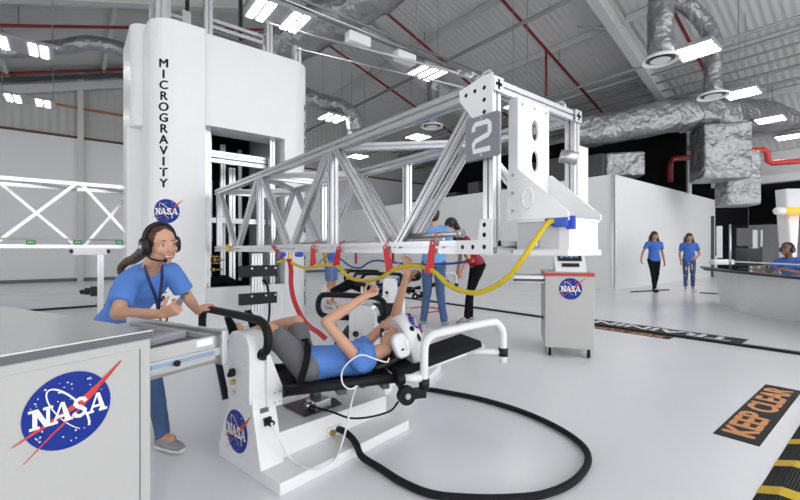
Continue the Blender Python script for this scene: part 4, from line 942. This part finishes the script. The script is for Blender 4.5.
mb = MB(); mb.box(at(722, 262, 9.3), (.5, .2, .12), (RT, FW, UP), .05); tag(mb.build('paper_bag', LOGOW), 'crumpled white papers on the end of the reception counter', 'papers', None, 'thing')
# tapered white column with a glowing amber tube, panels in the dark room
p = at(788, 250, 9.2)
cl = thing('tapered_pillar', 'white tapered pillar rising behind the seated person', 'pillar', V((p.x, p.y, 0)))
mb = MB(); rings = [(V((p.x, p.y, z)), RT * w, FW * .15) for z, w in ((0, .06), (1.2, .085), (2.5, .19))]; mb.loft(rings, 24, 6); mb.build('pillar_shaft', WHITE, cl)
tb = thing('amber_tube_light', 'horizontal amber glowing tube light in front of the white pillar', 'lamp', at(790, 211, 9.0))
a, b = at(780, 211, 8.9), at(840, 210.5, 8.9)
mb = MB(); mb.cap(a, b, .075, n=14); mb.build('tube', AMBER, tb)
mb = MB(); mb.cap(a - RT * .05, a + RT * .03, .085, n=14); mb.build('end_cap', WHITE, tb)
for i, (x0, x1, y0, y1) in enumerate(((717, 722, 226, 258), (736, 752, 228, 246), (752, 757, 230, 262), (760, 762, 230, 262))):
    a = at(x0, y1, 18); b = at(x1, y0, 18)
    mb = MB(); mb.box((a + b) / 2, ((b - a).dot(RT), .08, b.z - a.z), (RT, FW, UP), .01); 
    if i == 1: tag(mb.build('shield_panel', DSTEEL), 'dark shield shaped panel on the far wall of the dark room', 'panel', None, 'thing')
    else:
        mb.span((a.x, a.y, 0), (a.x + .06, a.y + .06, a.z + .1)); tag(mb.build('far_frame_post', PANEL), ('pale frame post at the end of the partition', '', 'first slim post beside the dark shield panel', 'second slim post beside the dark shield panel')[i], 'post', None, 'thing')
mb = MB(); p = at(713.5, 250, 17.5); mb.span((p.x, p.y, 0), (p.x + .12, p.y + .12, 2.6)); tag(mb.build('door_post', DSTEEL), 'dark post at the end of the white partition', 'post', None, 'thing')
# ------------------------------------------------------------------ people
def lerp(a, b, t): return a + (b - a) * t
def torso_rings(J, k, grow=0.0, lo=-.10, hi=1.0):
    pel, nb = J['pelvis'], J['neck']; side0 = (J['hipL'] - J['hipR']).normalized(); side1 = (J['shL'] - J['shR']).normalized()
    prof = [(-.14, .165, .105), (0, .17, .115), (.18, .155, .105), (.42, .138, .095), (.66, .158, .108), (.84, .175, .105), (.93, .135, .085), (1.0, .070, .062)]
    rings = []
    for s, a, b in prof:
        if s < lo or s > hi: continue
        side = lerp(side0, side1, max(0, min(1, s))); ax = (nb - pel).normalized(); side = (side - ax * side.dot(ax)).normalized(); fr = ax.cross(side)
        wv = J.get('wide', 1.0)
        rings.append((lerp(pel, nb, s) + fr * J.get('belly', 0) * math.sin(PI * max(0, min(1, s))), side * (a * k * wv + grow), fr * (b * k + grow)))
    return rings
def hand(mb, w, d, pn, th, k, curl=(.5, .7, .5), spread=1.0):
    """w wrist, d hand direction, pn palm normal, th thumb side."""
    d = V(d).normalized(); pn = V(pn); pn = (pn - d * pn.dot(d)).normalized(); th = d.cross(pn) * (1 if d.cross(pn).dot(V(th)) > 0 else -1)
    L = .080 * k
    mb.loft([(w - d * .01, th * .024 * k, pn * .018 * k), (w + d * L * .35, th * .034 * k, pn * .016 * k), (w + d * L * .8, th * .040 * k, pn * .014 * k), (w + d * L * 1.05, th * .037 * k, pn * .011 * k)], 14, 2.6)
    for i, (o, l) in enumerate(((.030, .92), (.0105, 1.0), (-.0105, .94), (-.030, .76))):
        p = w + d * L * (.98 - .06 * abs(i - 1)) + th * o * k; a = 0; dd = (d + th * o * 2.2 * spread).normalized()
        for seg, (ln, r) in enumerate(((.042, .0088), (.027, .0078), (.021, .0070))):
            a += curl[seg]; q = p + (dd * math.cos(a) + pn * math.sin(a)) * ln * l * k; mb.cap(p, q, r * k, r * k * .92, 8); p = q
    p = w + d * L * .28 + th * .028 * k; td = (d * .75 + th * .75 + pn * .35).normalized()
    q = p + td * .042 * k; mb.cap(p, q, .0115 * k, .0098 * k, 8); q2 = q + (td * .55 + d * .5 + pn * .45).normalized() * .034 * k; mb.cap(q, q2, .0096 * k, .0078 * k, 8)
def head_frame(J):
    f = V(J['hf']).normalized(); u = V(J['hu']); u = (u - f * u.dot(f)).normalized(); r = f.cross(u)   # r: the person's right
    h = J['hs']; c = J['head']
    return (lambda x, y, z: c + (r * x + f * y + u * z) * h), (r, f, u), h
def head_shape(mb, J):
    P, ax, h = head_frame(J)
    def B(x, y, z, a, b, c): mb.ball(P(x, y, z), (a * h, b * h, c * h), 18, ax)
    B(0, -.06, .12, .335, .415, .375); B(0, .07, -.06, .285, .325, .33); B(0, .13, -.24, .225, .235, .235); B(0, .235, -.405, .105, .10, .095)
    for s in (-1, 1):
        B(s * .155, .235, -.10, .125, .125, .13); B(s * .345, -.03, -.02, .045, .085, .13); B(s * .15, .315, .115, .12, .055, .05); B(s * .20, .05, -.27, .09, .17, .13)
    mb.cap(P(0, .375, .06), P(0, .445, -.10), .030 * h, .050 * h, 10); B(0, .425, -.12, .062, .055, .045)
    B(0, .345, -.245, .115, .055, .040); B(0, .335, -.31, .09, .055, .035)
def face_parts(J, root, smile=False, brow=HAIRB, iris=EYED, lip=LIP):
    P, ax, h = head_frame(J)
    mb = MB()
    for s in (-1, 1): mb.ball(P(s * .145, .322, .025), (.066 * h, .045 * h, .026 * h), 12, ax)
    ey = mb.build('eyes', [EYEW], root)
    mb = MB()
    for s in (-1, 1): mb.ball(P(s * .145, .348, .025), (.034 * h, .026 * h, .027 * h), 10, ax)
    mb.build('irises', iris, ey)
    mb = MB()
    for s in (-1, 1): mb.tube([P(s * .065, .372, .138), P(s * .145, .368, .150), P(s * .225, .322, .112)], .011 * h, 6, 4)
    mb.build('eyebrows', brow, root)
    mb = MB()
    if smile:
        mb.loft([(P(0, .33, -.266), ax[0] * .125 * h, ax[2] * .036 * h), (P(0, .386, -.264), ax[0] * .095 * h, ax[2] * .024 * h)], 16); mb.build('teeth', TEETH, root)
        mb = MB(); mb.tube([P(-.165, .32, -.232), P(-.08, .395, -.232), P(0, .415, -.238), P(.08, .395, -.232), P(.165, .32, -.232)], .012 * h, 6, 4)
        mb.tube([P(-.165, .32, -.235), P(-.09, .372, -.288), P(0, .392, -.302), P(.09, .372, -.288), P(.165, .32, -.235)], .014 * h, 6, 4); mb.build('lips', lip, root)
    else:
        mb.ball(P(0, .375, -.262), (.10 * h, .03 * h, .02 * h), 12, ax); mb.ball(P(0, .368, -.295), (.08 * h, .03 * h, .022 * h), 12, ax); mb.build('lips', lip, root)
def hair_cap(mb, J, sc=1.0, back=.10):
    P, ax, h = head_frame(J)
    mb.ball(P(0, -back, .13), (.375 * h * sc, .435 * h * sc, .415 * h * sc), 20, ax); mb.ball(P(0, -.17, -.05), (.345 * h * sc, .32 * h * sc, .38 * h * sc), 20, ax)
def person(label, J, k=1.0, vox=.008, skin=SKIN, top=TEE, bottom=BLKC, shoe=SHOE, sleeve=.62, leg_end=1.0, hem=-.14, smile=False, face=True, hair=HAIRB, hands=True, loc=None, legs=True, hair_fn=None, flare=1.0, group=None):
    t = thing('person', label, 'person', loc if loc is not None else V((J['pelvis'].x, J['pelvis'].y, 0)), 0, group)
    body = MB(); body.loft(torso_rings(J, k, -.012), 20)
    body.cap(lerp(J['pelvis'], J['neck'], .93), J['neck'] + (J['head'] - J['neck']) * .55, .058 * k, .052 * k, 14)
    for s in 'RL':
        sh, el, wr = J['sh' + s], J['el' + s], J['wr' + s]
        body.cap(sh, el, .045 * k, .037 * k); body.cap(el, lerp(el, wr, .3), .037 * k, .038 * k); body.cap(lerp(el, wr, .3), wr, .038 * k, .025 * k)
        if hands and 'hd' + s in J: hand(body, wr, J['hd' + s], J['pn' + s], J['th' + s], J['hk' + s] if 'hk' + s in J else k, J.get('curl' + s, (.45, .6, .4)))
        if legs:
            hp, kn, an = J['hip' + s], J['kn' + s], J['an' + s]
            body.cap(hp, kn, .078 * k, .052 * k); body.cap(kn, lerp(kn, an, .35), .052 * k, .053 * k); body.cap(lerp(kn, an, .35), an, .053 * k, .034 * k); body.ball(an, .036 * k)
            body.cap(an, an + J['toe' + s].normalized() * .08 * k, .034 * k, .03 * k)
    head_shape(body, J)
    bm = bake(body, vox, 3); b = bm.build('body', skin, t)
    # shirt
    sh_ = MB(); sh_.loft(torso_rings(J, k, .012, hem, 1.0), 24)
    for s in 'RL':
        a, b2 = J['sh' + s], J['el' + s]; e = lerp(a, b2, sleeve); inn = lerp(J['neck'], a, .55)
        sh_.cap(inn, a, .058 * k, .060 * k); sh_.cyl(a, e, .062 * k, .060 * k * flare, 16); sh_.ball(a, .061 * k)
    amp = .006 * k
    def wr_(co): n = noise.noise_vector(co * 9); n2 = noise.noise_vector(co * 22); return n * amp + n2 * amp * .4
    bm = bake(sh_, max(vox, .006), 3, disp=wr_); bm.build('shirt', top, t)
    if legs:
        pt = MB(); pt.loft(torso_rings(J, k, .006, -.2, .3), 24)
        for s in 'RL':
            hp, kn, an = J['hip' + s], J['kn' + s], J['an' + s]
            pt.ball(hp, .098 * k)
            if leg_end <= .5:
                e = lerp(hp, kn, leg_end * 2); pt.cyl(hp, e, .097 * k, .082 * k, 18)
            else:
                pt.cap(hp, kn, .094 * k, .064 * k, 16); e = lerp(kn, an, (leg_end - .5) * 2); pt.cyl(kn, e, .064 * k, .05 * k, 18)
        pt.ball(lerp(J['hipR'], J['hipL'], .5), .10 * k)
        bm = bake(pt, max(vox, .007), 3, disp=wr_); bm.build('shorts' if leg_end <= .5 else 'trousers', bottom, t)
        for s in 'RL':
            an, td = J['an' + s], J['toe' + s].normalized(); dn = J.get('sole', -UP); dn = (dn - td * dn.dot(td)).normalized(); sd = td.cross(dn)
            q = MB(); q.loft([(an - td * .055 * k + dn * .03 * k, sd * .028 * k, dn * .030 * k), (an - td * .02 * k + dn * .02 * k, sd * .036 * k, dn * .048 * k), (an + td * .06 * k + dn * .035 * k, sd * .040 * k, dn * .036 * k), (an + td * .13 * k + dn * .045 * k, sd * .043 * k, dn * .026 * k), (an + td * .175 * k + dn * .05 * k, sd * .030 * k, dn * .018 * k)], 18, 2.4)
            so = q.build('shoe', shoe, t)
            q = MB(); q.loft([(an + td * x * k + dn * .068 * k, sd * w * k, td * .001 + dn * .010 * k) for x, w in ((-.062, .026), (-.02, .038), (.06, .042), (.13, .046), (.18, .030))], 14, 3); q.build('sole', SHOEW if shoe is not BLKC else BLACK, so)
    if hair_fn:
        hm = MB(); hair_fn(hm, J); bake(hm, max(vox * .8, .004), 2, disp=lambda co: noise.noise_vector(co * 40) * (.001 if vox < .005 else .003)).build('hair', hair, t)
    if face: face_parts(J, t, smile, hair)
    return t

# --- the girl with the headset
w0 = FW
hgrip = M1 @ V((.06, .86, .812))
J = dict(head=at(161.5, 244.5, 2.12), hf=-FW * .52 + RT * .85 - UP * .12, hu=UP - RT * .10 - FW * .05, hs=.193,
    neck=at(150.5, 271, 2.19), pelvis=at(111, 332, 2.50), hipR=at(104, 338, 2.42), hipL=at(126, 336, 2.58), shR=at(129, 281, 2.10), shL=at(172, 271, 2.27),
    elR=at(117, 314, 1.93), wrR=at(163, 314, 1.86), elL=at(188, 298, 2.34), wrL=at(198, 311.5, 2.44), knR=camxy(-1.66, 2.40, .38), anR=camxy(-1.72, 2.62, .08), knL=camxy(-1.46, 2.42, .40), anL=camxy(-1.36, 2.36, .078),
    toeL=RT * .93 - FW * .35, toeR=RT * .8 - FW * .5, wide=.92)
J['hdR'] = (at(186, 305, 1.84) - J['wrR']); J['pnR'] = FW * .7 + UP * .5; J['thR'] = UP; J['curlR'] = (1.1, 1.2, .8); J['hkR'] = .84
J['hdL'] = (hgrip + UP * .012 - J['wrL']); J['pnL'] = -UP; J['thL'] = -FW + RT * .2; J['curlL'] = (.35, .8, .7); J['hkL'] = .82
def girl_hair(mb, J):
    hair_cap(mb, J, .985, .115); P, ax, h = head_frame(J)
    mb.ball(P(0, -.46, .0), (.11 * h, .12 * h, .11 * h), 12, ax)
    mb.tube([P(0, -.46, 0), at(136, 258, 2.34), at(127, 262, 2.38), at(121, 268, 2.38), at(121, 274, 2.36)], lambda t: .030 * (1 - .6 * t) + .004, 10, 5)
girl = person('smiling girl in a blue tee and black headset leaning over the open drawer', J, .82, .0036, SKIN, TEE, DENIM, SHOE, .72, 1.0, -.2, True, True, HAIRB, True, camxy(-1.5, 2.4), True, girl_hair, 1.12)
P, ax, h = head_frame(J)
mb = MB(); mb.tube([P(.37, -.08, -.02), P(.40, -.08, .18), P(.30, -.08, .42), P(.1, -.08, .545), P(-.1, -.08, .545), P(-.30, -.08, .42), P(-.40, -.08, .18), P(-.37, -.08, -.02)], .011, 8, 5); hb = mb.build('headset_band', BLACKG, girl)
for s in (-1, 1):
    mb = MB(); mb.loft([(P(s * x, -.06, -.03), ax[1] * a * h, ax[2] * b * h) for x, a, b in ((.33, .17, .22), (.40, .19, .24), (.47, .17, .22), (.50, .10, .14))], 20, 2.4); mb.build('ear_cup', BLACKG, hb)
    mb = MB(); mb.ball(P(s * .505, -.06, -.03), (.02 * h, .05 * h, .07 * h), 10, ax); mb.build('cup_badge', STEEL, hb)
mb = MB(); mb.tube([P(.44, .02, -.16), P(.40, .16, -.30), P(.27, .34, -.36), P(.17, .42, -.36)], .005, 8, 5); mb.ball(P(.15, .43, -.36), .011, 8); mb.build('microphone_boom', BLACKG, hb)
mb = MB(); nb = J['neck']
mb.tube([at(143, 263, 2.20), at(146, 271, 2.065), at(150, 283, 2.03), at(155, 295, 2.05), at(158, 309, 2.06), at(158, 318, 2.08)], 0, 8, 5, flat=(.016, .003, FW))
mb.tube([at(162, 266, 2.16), at(162, 276, 2.08), at(161, 290, 2.06), at(159, 304, 2.07), at(158, 318, 2.08)], 0, 8, 5, flat=(.016, .003, FW)); mb.build('lanyard', NAVY, girl)
wr = thing('hand_tool', 'small grey hand tool held up in the right hand of the girl', 'tool', at(184, 300, 1.83))
mb = MB(); a, b = at(178, 304, 1.83), at(183.5, 296, 1.83); d, s, u = basis(b - a, FW); mb.bar(a, b, .022, .008, FW, False); mb.build('handle', WRENCH, wr)
mb = MB(); mb.bar(at(181, 295.5, 1.83), at(187, 293, 1.83), .008, slot=False); mb.bar(at(183, 295, 1.83), at(182.5, 299, 1.83), .012, slot=False); mb.ball(at(187.5, 293.5, 1.83), .006, 8); mb.build('jaw', DSTEEL, wr)

# --- the child on the near simulator
WD = (bed1(1, 0, 0) - bed1(0, 0, 0)).normalized(); ND = (bed1(0, 1, 0) - bed1(0, 0, 0)).normalized()
J = dict(head=bed1(.685, .15, .592), hf=UP * .93 - WD * .30 + ND * .12, hu=WD + UP * .25, hs=.205,
    neck=bed1(.53, .15, .525), pelvis=bed1(.13, .19, .505), hipR=bed1(.13, .11, .50), hipL=bed1(.13, .27, .50), shR=bed1(.415, .03, .515), shL=bed1(.47, .29, .53),
    elR=bed1(.215, .02, .765), wrR=bed1(.44, .03, .895), elL=bed1(.755, .40, .70), wrL=at(407, 274, 2.56),
    knR=bed1(-.05, .29, .695), knL=bed1(.125, .45, .70), anR=bed1(-.2, .60, .61), anL=bed1(-.08, .70, .63), toeR=UP * .9 - WD * .25, toeL=UP * .9 - WD * .25, sole=-WD, wide=.9)
J['hdR'] = at(384, 287.5, 2.40) - J['wrR']; J['pnR'] = RT * .3 + UP * .8; J['thR'] = -FW * .3 + UP; J['curlR'] = (1.05, 1.3, .9); J['hkR'] = .86
J['hdL'] = at(409, 250, 2.55) - J['wrL']; J['pnL'] = -RT * .3 + FW * .6; J['thL'] = -RT; J['curlL'] = (.35, .7, .5); J['hkL'] = .82
def child_hair(mb, J):
    hair_cap(mb, J, .97, .13); P, ax, h = head_frame(J)
    for s in (-.2, 0.1, .25): mb.tube([P(s, -.3, 0), P(s + .05, -.40, -.4), P(s + .12, -.42, -.75), P(s + .1, -.40, -.95)], lambda t: .03 * (1 - .6 * t), 8, 4)
child = person('child in a white helmet lying on the bed with both arms raised to the truss', J, .80, .0036, SKIN, TEE, GREYC, BLKC, .24, .43, -.06, False, True, HAIRD, True, bed1(.3, .2, 0), True, child_hair, 1.1)
P, ax, h = head_frame(J)
# helmet shell: climbing helmet with black vents and an emblem
hc = P(0, -.06, .28); rr_ = (.60 * h, .66 * h, .50 * h)
HT = [(-.20, .92), (-.12, .99), (0, 1.02), (.12, 1.0), (.28, .90), (.42, .74), (.54, .50), (.61, .18)]; HX, HY = .72, .80
rings = [(P(0, -.06, .24 + z * .92), ax[0] * HX * h * s, ax[1] * HY * h * s) for z, s in HT]
mb = MB(); mb.loft(rings, 32, 2.2); hel = mb.build('helmet', WHITEG, child)
def hel_pt(a, z):   # a: angle round the shell from the face, z: height in the head frame
    zz = (z - .24) / .92; tab = HT
    for (z0, s0), (z1, s1) in zip(tab, tab[1:]):
        if z0 <= zz <= z1: s = s0 + (s1 - s0) * (zz - z0) / (z1 - z0); break
    else: s = tab[0][1] if zz < -.2 else .18
    return P(-math.sin(a) * (HX + .005) * s, -.06 + math.cos(a) * (HY + .005) * s, z)
def vent(a, z, da, dz):
    mb = MB(); c = hel_pt(a, z); ta = (hel_pt(a + .05, z) - hel_pt(a - .05, z)).normalized(); tz = (hel_pt(a, z + .03) - hel_pt(a, z - .03)).normalized(); n = ta.cross(tz)
    if n.dot(c - P(0, -.06, .2)) < 0: n = -n
    mb.ball(c, (da, dz, .004), 16, (ta, tz, n)); mb.build('vent', BLK, hel)
for a, z, da, dz in ((1.05, .30, .020, .016), (1.45, .40, .026, .013), (1.95, .40, .026, .012), (2.4, .30, .022, .014), (1.2, .60, .02, .010), (2.0, .60, .02, .010), (-1.2, .4, .02, .013), (-1.7, .42, .024, .013)): vent(a, z, da, dz)
ec = hel_pt(.80, .52); ta = (hel_pt(.85, .52) - hel_pt(.75, .52)).normalized(); tz = (hel_pt(.80, .55) - hel_pt(.80, .49)).normalized(); en = ta.cross(tz); en = en if en.dot(ec - P(0, -.06, .2)) > 0 else -en
c_ = ec + en * .010; tx_ = (-WD * .0 - ND).normalized(); tx_ = (tx_ - en * tx_.dot(en)).normalized(); ty_ = en.cross(tx_)
emblem('emblem', lambda a, b, c=0.0: c_ + tx_ * a + ty_ * b + en * (c - (a * a + b * b) * 3.0), .052, hel)
for s in (-1, 1):
    mb = MB(); mb.loft([(P(s * x, .0, -.14), ax[1] * a * h, ax[2] * b * h) for x, a, b in ((.34, .28, .18), (.44, .35, .23), (.60, .35, .23), (.65, .29, .18))], 24, 3.2); ecp = mb.build('ear_cup', WHITE, child)
    mb = MB(); mb.box(P(s * .655, -.10, -.16), (.012, .010, .016), ax, .002); mb.build('cup_switch', BLK, ecp)
    mb = MB(); mb.box(P(s * .60, -.02, .12), (.03, .06, .07), ax, .006); mb.build('cup_arm', WHITE, ecp)
mb = MB(); mb.tube([P(.45, .1, -.2), P(.40, .3, -.34), P(.2, .46, -.32)], .006, 8, 5); mb.ball(P(.18, .48, -.31), .014, 8); mb.build('microphone_boom', BLACKG, child)
mb = MB()
mb.tube([bed1(.07, .0, .45), bed1(.10, .01, .53), bed1(.125, .06, .60), bed1(.14, .17, .632), bed1(.14, .28, .62), bed1(.12, .37, .55)], 0, 8, 4, flat=(.035, .008, WD.cross(UP))); mb.build('lap_strap', BLKC, child)

# --- boy on the far simulator
WD3 = (bed3(1, 0, 0) - bed3(0, 0, 0)).normalized(); ND3 = (bed3(0, 1, 0) - bed3(0, 0, 0)).normalized()
def b3(px, py, n=0.0): return at(px, py, 6.7 + n)
J = dict(head=b3(414, 275, .0), hf=UP * .7 - FW * .5 - RT * .4, hu=RT + UP * .3, hs=.22, neck=b3(405, 283), pelvis=b3(374, 291), hipR=b3(373, 292, -.09), hipL=b3(373, 291, .09), shR=b3(401, 286, -.17), shL=b3(401, 283, .17),
    elR=b3(391, 294, -.22), wrR=b3(378, 290, -.15), elL=b3(391, 290, .2), wrL=b3(378, 286, .1), knR=b3(351, 285, -.1), knL=b3(350, 282, .1), anR=b3(330, 295, -.1), anL=b3(331, 292, .12), toeR=UP - RT * .7, toeL=UP - RT * .7, sole=-RT)
person('boy in black trousers lying back on the farthest simulator', J, .92, .010, SKIN, TEED, BLKC, SHOEW, .6, 1.0, -.1, False, True, HAIRD, False, V((J['pelvis'].x, J['pelvis'].y, 0)), True, lambda m, j: hair_cap(m, j, 1.0, .12))

# --- standing people
def stander(px, feet_y, Y, hgt, fwd, **kw):
    base = at(px, 250, Y); base.z = 0; f = V(fwd).normalized(); r = f.cross(UP)   # r: the person's right
    s = hgt / 1.75
    def Q(x, y, z): return base + r * x * s + f * y * s + UP * z * s
    J = dict(head=Q(0, .03, 1.625), hf=f, hu=UP, hs=.236 * s, neck=Q(0, 0, 1.46), pelvis=Q(0, 0, .96), hipR=Q(.09, 0, .93), hipL=Q(-.09, 0, .93), shR=Q(.185, 0, 1.40), shL=Q(-.185, 0, 1.40),
        elR=Q(.235, -.03, 1.12), elL=Q(-.235, -.03, 1.12), wrR=Q(.24, .06, .88), wrL=Q(-.24, .06, .88), knR=Q(.095, .02, .50), knL=Q(-.095, .02, .50), anR=Q(.10, -.02, .085), anL=Q(-.10, -.02, .085), toeR=f + r * .15, toeL=f - r * .15)
    for q in 'RL': J['hd' + q] = -UP + f * .2; J['pn' + q] = -r if q == 'R' else r; J['th' + q] = f
    return J, Q, s, r, f
J, Q, s, r, f = stander(433.5, 327, 6.14, 1.80, FW + RT * .25)
J['elR'], J['wrR'], J['elL'], J['wrL'] = Q(.26, .05, 1.13), Q(.12, .24, 1.10), Q(-.26, .05, 1.13), Q(-.12, .24, 1.10)
for q in 'RL': J['hd' + q] = (r * (-1 if q == 'R' else 1)) + UP * .2; J['pn' + q] = -f; J['th' + q] = UP
J['anR'] += r * .06; J['anL'] -= r * .05
person('man in a light blue tee and jeans standing with his back turned behind the truss', J, s * 1.0, .009, SKIN, TEEL, DENIM, SHOE, .65, 1.0, -.2, False, False, HAIRD, True, None, True, lambda m, j: hair_cap(m, j, 1.0, .08))
J, Q, s, r, f = stander(474, 322, 6.5, 1.70, -RT * .9 - FW * .2)
J['pelvis'] = Q(0, -.06, .95); J['hipR'] = Q(.09, -.06, .92); J['hipL'] = Q(-.09, -.06, .92); J['neck'] = Q(0, .24, 1.40); J['head'] = Q(0, .40, 1.57); J['shR'] = Q(.17, .20, 1.34); J['shL'] = Q(-.17, .20, 1.34)
J['elR'], J['wrR'], J['elL'], J['wrL'] = Q(.21, .16, 1.06), Q(.18, .22, .80), Q(-.21, .18, 1.06), Q(-.18, .28, .86); J['knR'] = Q(.09, .03, .50); J['knL'] = Q(-.07, .10, .50); J['anR'] = Q(.09, .03, .085); J['anL'] = Q(-.08, .16, .085)
J['hf'] = f * .9 - UP * .45 - FW * .25; J['hu'] = UP + f * .4
def long_hair(ln, fwdoff=0.0):
    def fn(mb, J):
        hair_cap(mb, J, 1.08, .10); P, ax, h = head_frame(J)
        for x in (-.34, -.2, 0, .2, .34):
            mb.tube([P(x, -.18, .05), P(x * 1.3, -.28 + .25 * abs(x), -.4), P(x * 1.6, -.30 + .7 * abs(x), -.8), P(x * 1.6, -.28 + .9 * abs(x), -.8 - ln)], lambda t: (.19 * (1 - .40 * t)) * h, 10, 4)
    return fn
person('woman in black trousers with long dark hair leaning toward the man in jeans', J, s * .95, .009, SKIN, REDC, BLKC, SHOE, .2, 1.0, -.1, False, True, HAIRD, True, None, True, long_hair(.3))
J, Q, s, r, f = stander(654, 292, 11.25, 1.66, -FW * .95 - RT * .1)
J['elR'], J['wrR'] = Q(.30, -.02, 1.14), Q(.38, .06, .93); J['elL'], J['wrL'] = Q(-.24, -.02, 1.12), Q(-.27, .03, .86)
J['anR'] = Q(.03, .10, .085); J['knR'] = Q(.06, .07, .5); J['anL'] = Q(-.06, -.12, .09); J['knL'] = Q(-.08, .0, .5)
person('walking woman in a blue tee and black trousers by the white partition', J, s * .95, .010, SKIN2, TEED, BLKC, BLKC, .6, 1.0, -.2, False, True, HAIRD, True, None, True, long_hair(.6))
J, Q, s, r, f = stander(689, 291, 11.5, 1.62, -FW * .95 - RT * .25)
J['elL'], J['wrL'] = Q(-.27, .02, 1.12), Q(-.10, .22, 1.0); J['hdL'] = r; J['pnL'] = -f; J['thL'] = UP
J['anR'] = Q(.12, .08, .085); J['anL'] = Q(-.12, -.05, .085)
person('walking woman in a blue tee and ripped cropped jeans with a hand on her waist', J, s * .98, .010, SKIN2, TEED, DENIMR, SHOEP, .65, .93, -.24, False, True, HAIRB, True, None, True, long_hair(.7))
J, Q, s, r, f = stander(331, 309, 8.2, 1.72, -FW * .3 + RT * .9)
person('person in a blue top and denim shorts standing behind the hoses', J, s, .011, SKIN, TEED, mat('light_denim', (.14, .22, .42), .8, var=.15), SHOEW, .6, .44, -.2, False, True, HAIRD, False, None, True, lambda m, j: hair_cap(m, j, 1.0, .08))
# seated person behind the desk
J, Q, s, r, f = stander(791, 300, 7.45, 1.72, -RT * .95 - FW * .25)
def S(x, y, z): return Q(x, y, z)
J.update(pelvis=S(0, -.05, .52), hipR=S(.09, -.03, .51), hipL=S(-.09, -.03, .51), neck=S(0, .04, 1.02), head=S(0, .10, 1.18), shR=S(.18, .03, .96), shL=S(-.18, .03, .96), elR=S(.24, .16, .76), elL=S(-.24, .16, .76), wrR=S(.16, .42, .81), wrL=S(-.10, .42, .83),
    knR=S(.12, .40, .52), knL=S(-.12, .40, .52), anR=S(.12, .26, .085), anL=S(-.12, .26, .085))
for q in 'RL': J['hd' + q] = f; J['pn' + q] = -UP; J['th' + q] = (-r if q == 'R' else r)
seated = person('person with a headset in a blue shirt seated behind the reception counter', J, s, .009, SKIND, TEED, BLKC, BLKC, .7, 1.0, -.1, False, True, HAIRD, True, None, True, lambda m, j: hair_cap(m, j, .96, .16))
P, ax, h = head_frame(J)
mb = MB(); mb.tube([P(.37, -.05, 0), P(.33, -.05, .38), P(0, -.05, .53), P(-.33, -.05, .38), P(-.37, -.05, 0)], .012, 8, 5); hb = mb.build('headset_band', BLACKG, seated)
for q in (-1, 1):
    mb = MB(); mb.loft([(P(q * x, -.04, -.03), ax[1] * .17 * h, ax[2] * .21 * h) for x in (.33, .46)], 16); mb.build('ear_cup', BLACKG, hb)
ch = thing('office_chair', 'office chair under the seated person at the reception desk', 'chair', S(0, -.03, 0), math.atan2(f.y, f.x))
mb = MB(); mb.span((-.24, -.24, .40), (.24, .24, .455), .02); mb.build('seat', BLKC, ch, False)
mb = MB(); mb.span((-.30, -.22, .5), (-.25, .22, .95), .02); mb.span((-.29, -.03, .4), (-.26, .03, .55)); mb.build('backrest', BLKC, ch, False)
mb = MB(); mb.cyl((0, 0, .05), (0, 0, .41), .03); [mb.bar((0, 0, .06), (.28 * math.cos(a), .28 * math.sin(a), .03), .04, slot=False) for a in [2 * PI * i / 5 for i in range(5)]]; mb.build('pedestal_base', BLACKG, ch, False)
# ------------------------------------------------------------------ camera, white fill and view
cam = bpy.data.cameras.new('camera'); co = bpy.data.objects.new('camera', cam); C.objects.link(co)
co.location = CAM; co.rotation_euler = (PI / 2, 0, -YAW); cam.sensor_width = 36; cam.lens = FPX / 800 * 36; cam.clip_start = .02; cam.clip_end = 200
bpy.context.scene.camera = co
w = bpy.data.worlds.new('white_fill'); bpy.context.scene.world = w; w.use_nodes = True
w.node_tree.nodes['Background'].inputs[0].default_value = (.97, .98, 1, 1); w.node_tree.nodes['Background'].inputs[1].default_value = 1.4  # even white fill, added through the hall's open sides
vs = bpy.context.scene.view_settings; vs.view_transform = 'Standard'; vs.look = 'None'; vs.gamma = 1; vs.use_curve_mapping = False; vs.exposure = 0.93
